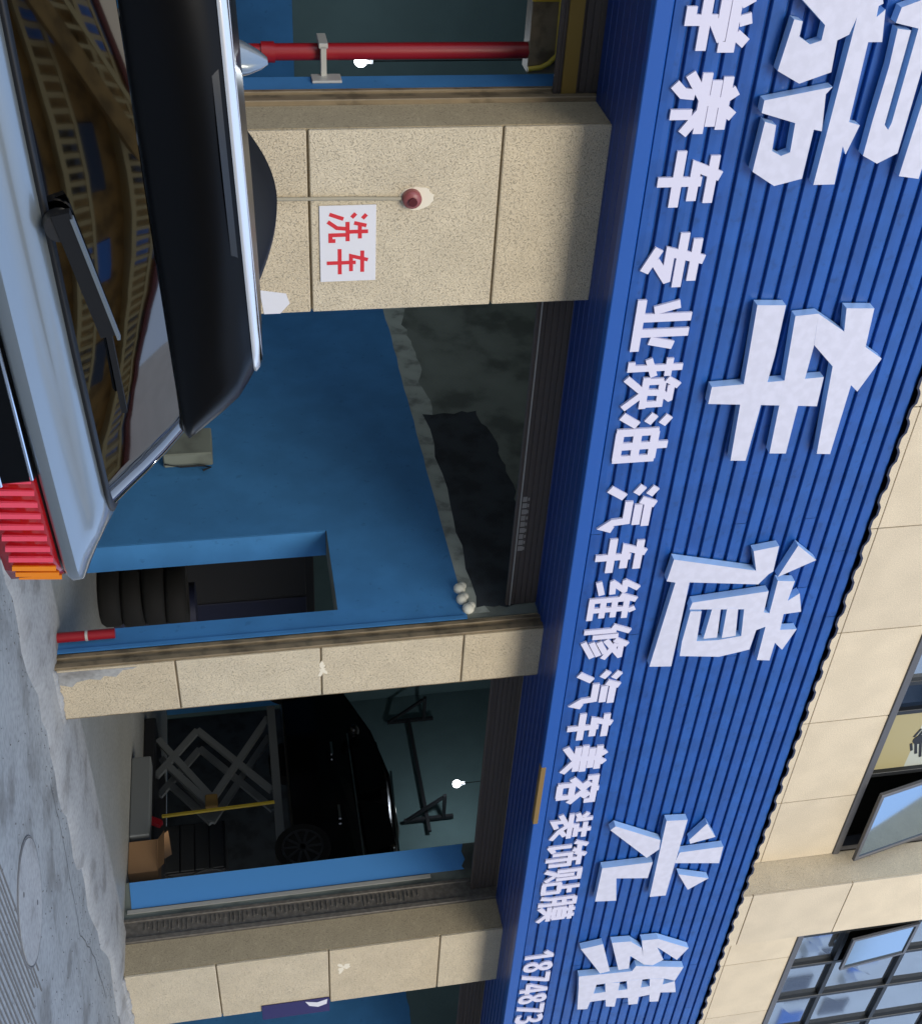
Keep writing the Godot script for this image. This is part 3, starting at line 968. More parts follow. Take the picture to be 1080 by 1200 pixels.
	for c in row:
		var st := mb()
		var th := 0.058
		if c[0] in ["huan", "wei", "xiu", "zhuang", "shi", "tie", "mo"]:
			th = 0.047
		written(st, c[0], Vector3(c[1] + 0.01, 4.005, 0.0), c[2] - c[1] - 0.02, 0.365, th, 0.452, 0.468)
		part("small_character", st, "white_text", S)
	var font := SystemFont.new()
	font.font_names = PackedStringArray(["Droid Sans"])
	font.font_weight = 700
	var x := 11.0
	for ch in "1874873":
		var tm := TextMesh.new()
		tm.text = ch
		tm.font = font
		tm.font_size = 64
		tm.pixel_size = 0.0064
		tm.depth = 0.016
		tm.curve_step = 2.0
		var mi := MeshInstance3D.new()
		mi.name = "digit"
		mi.mesh = tm
		mi.material_override = M.white_text
		S.add_child(mi, true)
		mi.position = Vector3(x + 0.09, 4.09, 0.462) - S.position
		mi.scale = Vector3(0.86, 1.0, 1.0)
		x += 0.205

func inside() -> void:
	# red fire pipe in the first bay with its bracket
	var t := thing("fire_pipe", "upright red fire pipe in the first bay behind the car", "pipe", Vector3(2.66, 0.05, -0.85))
	var st := mb()
	tube(st, [Vector3(2.655, 0.052, -0.85), Vector3(2.655, 5.69, -0.85)], 0.05, 20)
	part("pipe", st, "red_paint", t)
	st = mb()
	tube(st, [Vector3(2.655, 1.85, -0.85), Vector3(2.655, 1.93, -0.85)], 0.062, 20)
	part("coupling", st, "red_paint", t)
	st = mb()
	bx(st, Vector3(2.59, 2.2, -0.79), Vector3(2.78, 2.235, -0.74), 0.003)
	bx(st, Vector3(2.57, 2.19, -0.93), Vector3(2.60, 2.245, -0.74), 0.003)
	bx(st, Vector3(2.765, 2.14, -0.78), Vector3(2.781, 2.32, -0.66), 0.003)
	part("bracket", st, "pale_metal", t)
	t = thing("gas_pipe", "thin bent yellow gas pipe under the first shutter", "pipe", Vector3(2.0, 3.68, -0.78))
	st = mb()
	tube(st, [Vector3(-0.2, 3.665, -0.78), Vector3(2.3, 3.675, -0.78), Vector3(2.66, 3.68, -0.78), Vector3(2.715, 3.63, -0.78), Vector3(2.74, 3.58, -0.78), Vector3(2.75, 3.5, -0.78)], 0.016, 10)
	part("pipe", st, "yellow_paint", t)
	st = mb()
	tube(st, [Vector3(2.33, 3.49, -0.785), Vector3(2.33, 3.665, -0.785)], 0.012, 8)
	part("branch", st, "yellow_paint", t)
	# hanging lamps
	for l in [[4.2, 2.93, -5.0, "small lit bulb hanging behind the red fire pipe"], [14.2, 4.23, -4.1, "small lit bulb hanging above the raised black car"]]:
		var p := Vector3(l[0], l[1], l[2])
		var L := thing("hanging_lamp", l[3], "lamp", p, "lit bulbs hanging in the bays")
		st = mb()
		tube(st, [p + Vector3(0, 0.06, 0), Vector3(p.x, 5.7, p.z)], 0.006, 6)
		part("cord", st, "steel_dark", L)
		st = mb()
		tube(st, [p + Vector3(0, 0.05, 0), p + Vector3(0, 0.12, 0)], 0.025, 10)
		part("socket", st, "white_plastic", L)
		st = mb()
		sphere(st, p, Vector3(0.055, 0.06, 0.055))
		part("bulb", st, "lamp_glow", L)
		var o := OmniLight3D.new()
		o.name = "lamp_light"
		o.light_energy = 0.35
		o.light_color = Color(0.93, 0.97, 1.0)
		o.light_size = 0.05
		o.omni_range = 14.0
		o.omni_attenuation = 2.0
		o.shadow_enabled = true
		L.add_child(o)
	# scissor lift
	var Lf := thing("scissor_lift", "grey scissor lift raised under the black car", "lift", Vector3(13.1, 0.05, -3.3))
	var bd := mb()
	bx(bd, Vector3(12.5, 0.052, -4.4), Vector3(13.9, 0.2, -2.4), 0.02)
	part("base_plate", bd, "steel_dark", Lf)
	for x in [12.62, 13.0]:
		var ux := Vector3.RIGHT
		for a in [[-3.5, 0.2, -4.2, 0.72], [-4.2, 0.72, -3.1, 1.62], [-3.0, 0.85, -4.3, 1.64], [-3.65, 0.35, -3.0, 0.85], [-4.1, 0.22, -3.05, 0.9]]:
			bd = mb()
			bar(bd, Vector3(x + rng.randf_range(-0.01, 0.01), a[1], a[0]), Vector3(x + 0.005, a[3], a[2]), 0.085, 0.05, ux)
			part("arm", bd, "lift_grey", Lf)
		bd = mb()
		bx(bd, Vector3(x - 0.06, 1.63, -4.45), Vector3(x + 0.06, 1.735, -2.25), 0.008)
		part("deck_beam", bd, "lift_grey", Lf)
	bd = mb()
	bx(bd, Vector3(12.58, 0.8, -3.12), Vector3(12.68, 0.95, -2.92), 0.01)
	part("cylinder_joint", bd, "rust", Lf)
	var yb := thing("yellow_strap", "thin yellow upright bar standing before the scissor lift", "bar", Vector3(12.4, 0.3, -2.75))
	bd = mb()
	bar(bd, Vector3(12.4, 0.3, -2.72), Vector3(12.4, 1.64, -2.75), 0.03, 0.03)
	part("bar", bd, "yellow_paint", yb)
	var rj := thing("floor_jack", "small red jack on the floor beside the scissor lift", "jack", Vector3(12.0, 0.05, -2.4))
	bd = mb()
	bx(bd, Vector3(11.9, 0.08, -2.6), Vector3(12.15, 0.2, -2.2), 0.02)
	part("body", bd, "red_paint", rj)
	bd = mb()
	for z in [-2.55, -2.25]:
		tube(bd, [Vector3(11.88, 0.1, z), Vector3(12.17, 0.1, z)], 0.05, 12)
	part("wheel", bd, "pale_metal", rj)
	bd = mb()
	bar(bd, Vector3(12.02, 0.2, -2.4), Vector3(12.02, 0.33, -2.32), 0.07, 0.07)
	part("saddle", bd, "red_paint", rj)
	raised_car()
	# white block and cardboard box by the opening
	var wb := box("concrete_block", Vector3(11.42, 0.052, -2.85), Vector3(11.62, 0.27, -1.75), "lift_grey", self, 0.012)
	tag(wb, "long pale concrete block on the floor beside the cardboard box", "block")
	var cbx := thing("cardboard_box", "open brown cardboard box on the floor by the blue strip", "box", Vector3(11.6, 0.05, -1.45))
	bd = mb()
	bx(bd, Vector3(11.42, 0.053, -1.68), Vector3(11.82, 0.36, -1.28), 0.005)
	part("carton", bd, "cardboard", cbx)
	bd = mb()
	quad(bd, Vector3(11.42, 0.361, -1.68), Vector3(11.42, 0.361, -1.28), Vector3(11.3, 0.44, -1.27), Vector3(11.3, 0.44, -1.69))
	quad(bd, Vector3(11.42, 0.361, -1.68), Vector3(11.82, 0.361, -1.68), Vector3(11.84, 0.47, -1.76), Vector3(11.40, 0.47, -1.76))
	part("flap", bd, "cardboard", cbx)
	# wall racks far behind the raised car
	var rk := thing("wall_rack", "black bracket frame on the wall behind the raised car", "rack", Vector3(15.4, 3.9, -5.4))
	for z in [-4.45, -6.4]:
		bd = mb()
		bar(bd, Vector3(15.42, 3.55, z), Vector3(15.42, 4.3, z), 0.05, 0.05)
		bar(bd, Vector3(15.40, 4.15, z), Vector3(14.9, 4.15, z), 0.05, 0.05, Vector3.UP)
		bar(bd, Vector3(15.40, 3.6, z), Vector3(14.95, 4.12, z), 0.04, 0.04, Vector3.UP)
		part("bracket", bd, "steel_dark", rk)
	bd = mb()
	bar(bd, Vector3(15.40, 3.9, -6.4), Vector3(15.40, 3.9, -4.2), 0.05, 0.05)
	part("rail", bd, "steel_dark", rk)
	var tw := ["lowest tyre of the stack seen through the doorway", "second tyre up in the stack seen through the doorway", "third tyre up in the stack seen through the doorway", "topmost tyre of the stack seen through the doorway"]
	for k in 4:
		var c := Vector3(8.75 + 0.03 * (k % 2), 0.055 + k * 0.215, -2.75 + 0.02 * k)
		var ty := thing("tyre", tw[k], "tyre", c, "tyres stacked beyond the doorway")
		bd = mb()
		var rr := []
		for e in [[0.19, 0.02], [0.21, 0.0], [0.30, 0.0], [0.335, 0.04], [0.335, 0.17], [0.30, 0.21], [0.21, 0.21], [0.19, 0.19], [0.19, 0.02]]:
			var row := []
			for j in 29:
				var a := -TAU * j / 28
				row.append(c + Vector3(cos(a) * e[0], e[1], sin(a) * e[0]))
			rr.append(row)
		loft(bd, rr)
		part("casing", bd, "rubber", ty)
	var dr := thing("oil_drum", "dull blue steel drum standing beyond the doorway tyres", "drum", Vector3(9.75, 0.05, -3.5))
	bd = mb()
	tube(bd, [Vector3(9.75, 0.052, -3.5), Vector3(9.75, 0.93, -3.5)], 0.29, 28)
	part("barrel", bd, "navy", dr)
	for y in [0.33, 0.63]:
		bd = mb()
		tube(bd, [Vector3(9.75, y, -3.5), Vector3(9.75, y + 0.03, -3.5)], 0.302, 28)
		part("hoop", bd, "lift_grey", dr)
	var hs := thing("air_hose", "dark air hose hanging down beside the scissor lift", "hose", Vector3(13.6, 1.5, -2.5))
	bd = mb()
	var hp := []
	for k in 20:
		var f := k / 19.0
		hp.append(Vector3(13.6 + 0.12 * sin(f * 9.0), 1.6 - 1.5 * f, -2.45 - 0.5 * f * f + 0.08 * cos(f * 7.0)))
	tube(bd, hp, 0.014, 8)
	part("hose", bd, "rim_grey", hs)
	var tc := thing("tool_chest", "grey tool chest with drawers behind the scissor lift", "chest", Vector3(14.7, 0.05, -3.6))
	bd = mb()
	bx(bd, Vector3(14.3, 0.12, -4.0), Vector3(15.1, 0.95, -3.2), 0.01)
	part("body", bd, "steel_dark", tc)
	for k in 4:
		bd = mb()
		bx(bd, Vector3(14.28, 0.16 + k * 0.195, -3.97), Vector3(14.299, 0.335 + k * 0.195, -3.23), 0.004)
		part("drawer", bd, "rim_grey", tc)
	# dark cabinet seen through the doorway
	var cab := thing("steel_cabinet", "dark steel cabinet seen through the doorway in the blue wall", "cabinet", Vector3(9.3, 0.05, -4.2))
	bd = mb()
	bx(bd, Vector3(8.9, 0.052, -5.0), Vector3(11.2, 2.3, -4.3), 0.01)
	part("body", bd, "steel_dark", cab)
	for k in 3:
		bd = mb()
		bx(bd, Vector3(9.0 + k * 0.73, 0.15, -4.299), Vector3(9.68 + k * 0.73, 2.2, -4.28), 0.008)
		part("door", bd, ["trim_black", "steel_dark", "navy"][k], cab)
	for p in [[9.25, 2.3, -4.7], [9.9, 2.3, -4.75]]:
		var cn := thing("oil_can", "grey oil can on the %s end of the dark cabinet" % ("near" if p[0] < 9.5 else "middle"), "can", Vector3(p[0], p[1] + 0.001, p[2]))
		bd = mb()
		tube(bd, [Vector3(p[0], p[1] + 0.001, p[2]), Vector3(p[0], p[1] + 0.3, p[2])], 0.1, 16)
		part("body", bd, "lift_grey", cn)
		bd = mb()
		tube(bd, [Vector3(p[0], p[1] + 0.301, p[2]), Vector3(p[0], p[1] + 0.34, p[2])], 0.03, 10)
		part("cap", bd, "red_paint", cn)

func raised_car() -> void:
	var C := thing("raised_car", "black car raised on the scissor lift in the narrow bay", "car", Vector3(13.4, 1.74, -3.6))
	# side outline (depth from the rear end at z -1.3, height), swept across the width
	var prof := PackedVector2Array([Vector2(-1.35, 2.02), Vector2(-1.30, 2.35), Vector2(-1.38, 2.62), Vector2(-1.55, 2.78), Vector2(-1.85, 3.02), Vector2(-2.4, 3.14), Vector2(-3.2, 3.14), Vector2(-3.9, 2.98), Vector2(-4.55, 2.66), Vector2(-5.4, 2.5), Vector2(-5.75, 2.3), Vector2(-5.8, 1.98), Vector2(-5.6, 1.82), Vector2(-1.55, 1.82)])
	var st := mb()
	var rows := []
	for e in [[12.52, 0.86], [12.5, 0.94], [12.62, 1.0], [14.2, 1.0], [14.32, 0.94], [14.30, 0.86]]:
		var row := []
		for v in prof:
			var k: float = e[1]
			var tuck := 0.0
			if v.y > 2.65:
				tuck = (v.y - 2.65) * 0.38
			var x: float = e[0] + (tuck if e[0] < 13.4 else -tuck)
			row.append(Vector3(x, 2.3 + (v.y - 2.3) * lerpf(1.0, k, 0.5), -3.55 + (v.x + 3.55) * lerpf(1.0, k, 0.35)))
		row.append(row[0])
		rows.append(row)
	loft(st, rows)
	# flat closing sides
	for s in [0, 5]:
		var c := Vector3(rows[s][0].x, 2.4, -3.5)
		for i in prof.size():
			if s == 0:
				face(st, c, rows[s][i], rows[s][i + 1])
			else:
				face(st, c, rows[s][i + 1], rows[s][i])
	part("body", st, "car_black", C)
	# side glass, pillars, wheels
	for w in [[-1.95, -2.75], [-2.82, -3.75]]:
		st = mb()
		var p := PackedVector2Array([Vector2(-w[0] + 0.0, 2.7), Vector2(-w[1], 2.68), Vector2(-w[1] - 0.12, 3.0), Vector2(-w[0] + 0.1, 3.04)])
		var pp := PackedVector2Array()
		for v in p:
			pp.append(Vector2(-v.x, v.y))
		prism(st, pp, Vector3(12.545, 0, 0), Vector3(0, 0, 1), Vector3(0, 1, 0), -0.05, 0.012)
		part("side_window", st, "side_glass", C)
	for zz in [-2.1, -4.85]:
		for xx in [12.46, 14.18]:
			st = mb()
			tube(st, [Vector3(xx, 1.93, zz), Vector3(xx + 0.2, 1.93, zz)], 0.33, 26)
			var wh := part("wheel", st, "rubber", C)
			if xx < 13:
				st = mb()
				for k in 10:
					var a := TAU * k / 10
					bar(st, Vector3(xx - 0.006, 1.93, zz), Vector3(xx - 0.006, 1.93 + cos(a) * 0.22, zz + sin(a) * 0.22), 0.03, 0.012)
				for k in 24:
					var a := TAU * k / 24
					var e := TAU * (k + 1) / 24
					bar(st, Vector3(xx - 0.006, 1.93 + cos(a) * 0.235, zz + sin(a) * 0.235), Vector3(xx - 0.006, 1.93 + cos(e) * 0.235, zz + sin(e) * 0.235), 0.025, 0.014)
				part("spokes", st, "rim_grey", wh)
	for q in [[12.5, 2.41, -3.45], [12.5, 2.41, -2.45]]:  # small chrome bars added as highlights on the black side
		st = mb()
		bar(st, Vector3(q[0] - 0.03, q[1], q[2]), Vector3(q[0] - 0.03, q[1], q[2] - 0.2), 0.03, 0.03)
		part("highlight_bar", st, "chrome", C)
	st = mb()
	sphere(st, Vector3(12.42, 2.72, -3.75), Vector3(0.11, 0.07, 0.09), 12, 8)
	part("door_mirror", st, "car_black", C)
	st = mb()
	bar(st, Vector3(12.6, 3.06, -1.9), Vector3(12.62, 3.13, -3.2), 0.025, 0.025)
	part("roof_trim", st, "chrome", C)
	st = mb()
	bx(st, Vector3(12.49, 2.5, -1.42), Vector3(12.75, 2.64, -1.32), 0.02)
	part("tail_lamp", st, "lens_red", C)
	st = mb()
	bar(st, Vector3(12.55, 2.64, -1.9), Vector3(12.57, 2.64, -3.85), 0.02, 0.02)
	part("window_trim", st, "chrome", C)  # chrome trim, also added as a highlight along the window line

func small_things() -> void:
	# car wash notice
	var W := thing("car_wash_notice", "small white notice with two red characters on the wide pillar", "sign", Vector3(3.506, 2.11, 0.004))
	var st := mb()
	bx(st, Vector3(3.255, 2.112, 0.003), Vector3(3.757, 2.45, 0.010), 0.002)
	part("plate", st, "white_plastic", W)
	st = mb()
	written(st, "xi", Vector3(3.30, 2.157, 0.0), 0.19, 0.245, 0.024, 0.0102, 0.0106, 0.0002)
	part("red_character", st, "red_print", W)
	st = mb()
	written(st, "che", Vector3(3.53, 2.157, 0.0), 0.185, 0.245, 0.024, 0.0102, 0.0106, 0.0002)
	part("red_character", st, "red_print", W)
	# alarm bell and conduit
	var S := thing("alarm_bell", "round dull red alarm sounder on the wide pillar", "alarm", Vector3(3.22, 2.66, 0.0))
	st = mb()
	var mpoly := PackedVector2Array()
	for k in 24:
		var a := TAU * k / 24
		mpoly.append(Vector2(3.225 + cos(a) * 0.075 * rng.randf_range(0.9, 1.1), 2.69 + sin(a) * 0.10 * rng.randf_range(0.9, 1.1)))
	prism(st, mpoly, Vector3.ZERO, Vector3.RIGHT, Vector3.UP, -0.004, 0.004)
	part("mounting_patch", st, "scuff", S)
	st = mb()
	tube(st, [Vector3(3.22, 2.66, 0.0045), Vector3(3.22, 2.66, 0.035)], 0.058, 28)
	sphere(st, Vector3(3.22, 2.66, 0.035), Vector3(0.057, 0.057, 0.03), 24, 8)
	part("dome", st, "siren", S)
	st = mb()
	tube(st, [Vector3(3.22, 2.66, 0.055), Vector3(3.22, 2.66, 0.075)], 0.026, 18)
	part("centre_cap", st, "siren_dark", S)
	var c := mb()
	tube(c, [Vector3(3.19, 0.1, 0.014), Vector3(3.195, 1.4, 0.014), Vector3(3.21, 2.3, 0.014), Vector3(3.22, 2.6, 0.014)], 0.011, 10)
	var cd := part("conduit", c, "conduit")
	tag(cd, "thin vertical conduit running up the wide pillar to the alarm", "conduit")
	# pale torn paper low on the wide pillar
	st = mb()
	prism(st, PackedVector2Array([Vector2(3.80, 1.74), Vector2(3.968, 1.76), Vector2(3.968, 1.86), Vector2(3.90, 1.92), Vector2(3.83, 1.90)]), Vector3.ZERO, Vector3.RIGHT, Vector3.UP, 0.001, 0.004)
	tag(part("torn_paper", st, "white_plastic"), "torn white paper on the wide pillar's lower edge", "paper")
	# scuffs on the two right pillars
	for k in [[7.2, 2.06, 0.09, "white plaster smear across the joint of the narrow pillar"], [11.62, 2.2, 0.12, "faint pale scuff on the right pillar"]]:
		st = mb()
		var p := PackedVector2Array()
		var rn := FastNoiseLite.new()
		rn.seed = 31
		rn.frequency = 0.7
		for i in 40:
			var a := TAU * i / 40
			var q: float = k[2] * (0.6 + 0.9 * rn.get_noise_2d(cos(a) * 1.2 + k[0] * 3.0, sin(a) * 1.2) + 0.25 * rn.get_noise_2d(cos(a) * 5.0, sin(a) * 5.0) + rng.randf_range(-0.06, 0.06))
			p.append(Vector2(k[0] + cos(a) * q, k[1] + sin(a) * q * 0.7))
		prism(st, p, Vector3.ZERO, Vector3.RIGHT, Vector3.UP, -0.006, 0.002)
		tag(part("plaster_smear", st, "scuff"), k[3], "smear")
	var eb := thing("meter_box", "grey metal box with loose cables on the blue wall", "box", Vector3(6.92, 1.1, -2.6))
	st = mb()
	bx(st, Vector3(6.82, 0.85, -2.84), Vector3(6.968, 1.29, -2.44), 0.012)
	part("case", st, "plaster", eb)
	st = mb()
	tube(st, [Vector3(6.9, 0.86, -2.41), Vector3(6.93, 1.0, -2.40), Vector3(6.93, 1.2, -2.40), Vector3(6.94, 1.27, -2.38), Vector3(6.94, 1.2, -2.34)], 0.009, 8)
	part("cable", st, "steel_dark", eb)
	# red post at the foot of the narrow pillar
	var rp := thing("red_post", "short red post with a pale band at the narrow pillar's foot", "post", Vector3(6.86, 0.06, -0.2))
	st = mb()
	tube(st, [Vector3(6.905, 0.055, -0.3), Vector3(6.905, 0.50, -0.3)], 0.04, 16)
	part("pipe", st, "red_paint", rp)
	st = mb()
	tube(st, [Vector3(6.905, 0.28, -0.3), Vector3(6.905, 0.30, -0.3)], 0.043, 16)
	part("band", st, "pale_metal", rp)
	# purple placard at the last bay
	var pc := thing("placard", "purple placard with white print beside the right pillar", "sign", Vector3(12.4, 1.3, -0.05))
	st = mb()
	bx(st, Vector3(12.15, 1.35, 0.004), Vector3(12.42, 2.05, 0.016), 0.003)
	part("board", st, "purple_print", pc)
	st = mb()
	prism(st, PackedVector2Array([Vector2(12.17, 1.80), Vector2(12.26, 1.84), Vector2(12.30, 1.93), Vector2(12.26, 2.02), Vector2(12.17, 2.03), Vector2(12.21, 1.92)]), Vector3.ZERO, Vector3.RIGHT, Vector3.UP, 0.016, 0.018)
	part("white_print", st, "white_plastic", pc)
	# manhole cover
	var mh := thing("manhole_cover", "round concrete manhole cover in the yard", "manhole cover", Vector3(7.2, 0, 1.81))
	st = mb()
	tube(st, [Vector3(7.2, 0.0, 1.81), Vector3(7.2, 0.009, 1.81)], 0.40, 48)
	part("cover", st, "apron", mh)
	st = mb()
	var ring := []
	for r in [[0.405, 0.002], [0.405, 0.007], [0.418, 0.007], [0.418, 0.0]]:
		var row := []
		for k in 49:
			var a := -TAU * k / 48
			row.append(Vector3(7.2 + cos(a) * r[0], r[1], 1.81 + sin(a) * r[0]))
		ring.append(row)
	loft(st, ring)
	part("rim", st, "grime", mh)
	st = mb()
	for p in [[-0.22, 0.1], [0.2, -0.12]]:
		tube(st, [Vector3(7.2 + p[0], 0.006, 1.81 + p[1]), Vector3(7.2 + p[0], 0.0105, 1.81 + p[1])], 0.018, 12)
	part("lifting_hole", st, "crack", mh)

# outline of the car at one height: left side, rounded rear corners, right side
func ring(y: float, w: float, zr: float, r: float, zf: float, bulge := 0.04, xc := 1.08) -> Array:
	var p := []
	var n := 9
	p.append(Vector3(xc - w * 0.97, y, zf))
	p.append(Vector3(xc - w, y, lerpf(zf, zr - r, 0.6)))
	for k in n:
		var a := PI / 2 * k / (n - 1)
		p.append(Vector3(xc - w + r * (1.0 - cos(a)), y, zr - bulge - r + r * sin(a)))
	var m := 13
	for k in range(1, m):
		var t := -1.0 + 2.0 * k / m
		var x := t * (w - r)
		p.append(Vector3(xc + x, y, zr - bulge * t * t))
	for k in n:
		var a := PI / 2 * (n - 1 - k) / (n - 1)
		p.append(Vector3(xc + w - r * (1.0 - cos(a)), y, zr - bulge - r + r * sin(a)))
	p.append(Vector3(xc + w, y, lerpf(zf, zr - r, 0.6)))
	p.append(Vector3(xc + w * 0.97, y, zf))
	return p

# n + 1 points spread evenly along a row of points, from index f0 to f1
func along(row: Array, f0: float, f1: float, n: int) -> Array:
	var fine := []
	for k in 201:
		var f := lerpf(f0, f1, k / 200.0)
		var i := mini(int(f), row.size() - 2)
		fine.append(row[i].lerp(row[i + 1], f - i))
	var lens := [0.0]
	for k in 200:
		lens.append(lens[k] + fine[k].distance_to(fine[k + 1]))
	var out := []
	var j := 0
	for k in n + 1:
		var want: float = lens[200] * k / n
		while j < 199 and lens[j + 1] < want:
			j += 1
		out.append(fine[j].lerp(fine[j + 1], clampf((want - lens[j]) / maxf(lens[j + 1] - lens[j], 1e-6), 0, 1)))
	return out

func rings(list: Array) -> SurfaceTool:
	var st := mb()
	var rows := []
	for e in list:
		rows.append(ring(e[0], e[1], e[2], e[3], e[4]))
	loft(st, rows)
	return st

func front_car() -> void:
	var C := thing("parked_car", "silver estate car with black spoiler parked nose to the first bay", "car", Vector3(1.08, 0, 2.4))
	var zf := 0.35
	part("body", rings([[0.32, 0.86, 4.50, 0.2, zf], [0.36, 0.93, 4.60, 0.22, zf], [0.6, 0.97, 4.66, 0.22, zf], [0.8, 0.975, 4.65, 0.2, zf], [0.86, 0.97, 4.6, 0.19, zf], [0.9, 0.965, 4.53, 0.18, zf], [1.125, 0.965, 4.505, 0.18, zf], [1.135, 0.945, 4.47, 0.18, zf]]), "silver_paint", C)
	part("tailgate_gap", rings([[1.108, 0.97, 4.50, 0.14, zf], [1.112, 0.995, 4.522, 0.14, zf], [1.139, 0.995, 4.522, 0.14, zf], [1.142, 0.97, 4.50, 0.14, zf]]), "trim_black", C)
	part("tailgate_lower", rings([[1.135, 0.965, 4.50, 0.13, zf], [1.1405, 1.0, 4.535, 0.13, zf], [1.150, 1.005, 4.545, 0.13, zf], [1.172, 1.0, 4.548, 0.13, zf]]), "silver_paint", C)
	part("tailgate_upper", rings([[1.172, 1.0, 4.548, 0.13, zf], [1.176, 0.994, 4.545, 0.13, zf], [1.19, 0.972, 4.53, 0.14, zf], [1.214, 0.935, 4.512, 0.15, zf], [1.22, 0.925, 4.512, 0.15, zf], [1.24, 0.893, 4.50, 0.15, zf], [1.258, 0.872, 4.488, 0.16, zf], [1.26, 0.86, 4.47, 0.16, zf]]), "silver_paint", C)
	part("window_seal", rings([[1.253, 0.862, 4.485, 0.16, zf], [1.262, 0.862, 4.493, 0.16, zf], [1.27, 0.85, 4.488, 0.16, zf], [1.272, 0.84, 4.47, 0.16, zf]]), "trim_black", C)
	var rg := part("rear_window", rings([[1.262, 0.848, 4.478, 0.14, zf], [1.30, 0.812, 4.472, 0.14, zf], [1.35, 0.765, 4.462, 0.13, zf], [1.40, 0.715, 4.452, 0.12, zf], [1.45, 0.665, 4.44, 0.12, zf]]), "car_glass", C)
	rg.set_meta("label", "dark rear window mirroring the houses opposite")
	# the yard slopes a little across here
	C.rotation.z = 0.032
	C.position += Vector3(0.04, -0.024, 0)
	part("spoiler", rings([[1.425, 0.62, 4.36, 0.05, 3.0], [1.428, 0.690, 4.44, 0.08, 3.0], [1.437, 0.696, 4.455, 0.08, 3.0], [1.455, 0.684, 4.46, 0.09, 3.0], [1.52, 0.636, 4.465, 0.11, 3.0], [1.56, 0.605, 4.463, 0.12, 3.0], [1.585, 0.58, 4.455, 0.14, 3.0], [1.60, 0.56, 4.45, 0.15, 3.0]]), "black_gloss", C)
	part("roof_edge", rings([[1.600, 0.558, 4.452, 0.15, 3.0], [1.605, 0.560, 4.453, 0.15, 3.0], [1.614, 0.552, 4.448, 0.15, 3.0], [1.622, 0.535, 4.43, 0.15, 3.0]]), "bright_trim", C)
	var st := mb()
	var rows := []
	for e in [[1.62, 0.53, 4.435, 0.09, 0.9], [1.632, 0.49, 4.2, 0.1, 1.2], [1.638, 0.4, 3.9, 0.1, 1.4], [1.64, 0.2, 3.6, 0.08, 1.6], [1.64, 0.02, 3.4, 0.01, 1.7]]:
		rows.append(ring(e[0], e[1], e[2], e[3], e[4]))
	loft(st, rows)
	part("roof", st, "black_gloss", C)
	# windscreen, bonnet and front end, out of sight of the lens but part of the car
	st = mb()
	loft(st, [[Vector3(0.55, 1.62, 1.0), Vector3(1.61, 1.62, 1.0)], [Vector3(0.28, 1.1, 0.36), Vector3(1.88, 1.1, 0.36)]])
	part("windscreen", st, "car_glass", C)
	st = mb()
	loft(st, [[Vector3(0.14, 1.13, 0.36), Vector3(2.02, 1.13, 0.36)], [Vector3(0.2, 1.0, -0.1), Vector3(1.96, 1.0, -0.1)], [Vector3(0.26, 0.7, -0.22), Vector3(1.9, 0.7, -0.22)], [Vector3(0.3, 0.35, -0.2), Vector3(1.86, 0.35, -0.2)]])
	part("bonnet", st, "silver_paint", C)
	for x in [0.12, 1.86]:
		for z in [3.75, 1.0]:
			st = mb()
			tube(st, [Vector3(x - 0.02, 0.34, z), Vector3(x + 0.2, 0.34, z)], 0.335, 28)
			part("wheel", st, "rubber", C)
	# tail lamps
	for s in [1.0, -1.0]:
		var st2 := mb()
		var rw := []
		for y in [0.975, 0.985, 1.105, 1.113]:
			var row := along(ring(y, 1.055, 4.535 if y > 0.98 and y < 1.11 else 4.50, 0.17, zf), 21.0, 31.9, 30)
			if s < 0:
				for i in row.size():
					row[i].x = 2.16 - row[i].x
				row.reverse()
			rw.append(row)
		loft(st2, rw)
		var lamp := part("tail_lamp", st2, "lens_red", C)
		var lo := along(ring(1.035, 1.056, 4.538, 0.17, zf), 21.2, 28.4, 12)
		for k in 11:
			var v: Vector3 = lo[k].lerp(lo[k + 1], 0.5)
			if s < 0:
				v.x = 2.16 - v.x
			st2 = mb()
			bar(st2, v + Vector3(-0.012 * s, -0.032, 0.002), v + Vector3(0.004 * s, 0.064, -0.002), 0.013, 0.008, Vector3(0, 0, 1))
			part("lens_rib", st2, "lens_amber" if k > 7 else "lens_bright", lamp)
	st = mb()
	bx(st, Vector3(0.40, 0.93, 4.50), Vector3(1.74, 1.110, 4.528), 0.008)
	part("plate_panel", st, "black_gloss", C)
	st = mb()
	bx(st, Vector3(0.6, 1.028, 4.529), Vector3(1.74, 1.042, 4.536), 0.003)
	part("chrome_strip", st, "chrome", C)
	st = mb()
	bx(st, Vector3(0.6, 1.1005, 4.523), Vector3(1.73, 1.1085, 4.533), 0.002)
	part("gap_trim", st, "chrome", C)
	# brake lamp on the spoiler
	st = mb()
	var br := []
	for y in [1.578, 1.591]:
		var row := []
		for k in 13:
			var t := -1.0 + k / 6.0
			row.append(Vector3(1.08 + t * 0.28, y, (4.4635 if y < 1.58 else 4.459) - 0.03 * t * t))
		br.append(row)
	loft(st, br)
	part("brake_lamp", st, "lens_smoke", C)
	# aerial fin
	st = mb()
	var fin := []
	for e in [[0.0, 0.035, 0.09], [0.02, 0.03, 0.075], [0.05, 0.018, 0.045], [0.068, 0.006, 0.02]]:
		var row := []
		for k in 17:
			var a := -TAU * k / 16
			row.append(Vector3(1.13 + cos(a) * e[1], 1.634 + e[0], 3.7 + sin(a) * e[2] + e[0] * 0.5))
		fin.append(row)
	loft(st, fin)
	part("aerial_fin", st, "silver_paint", C)
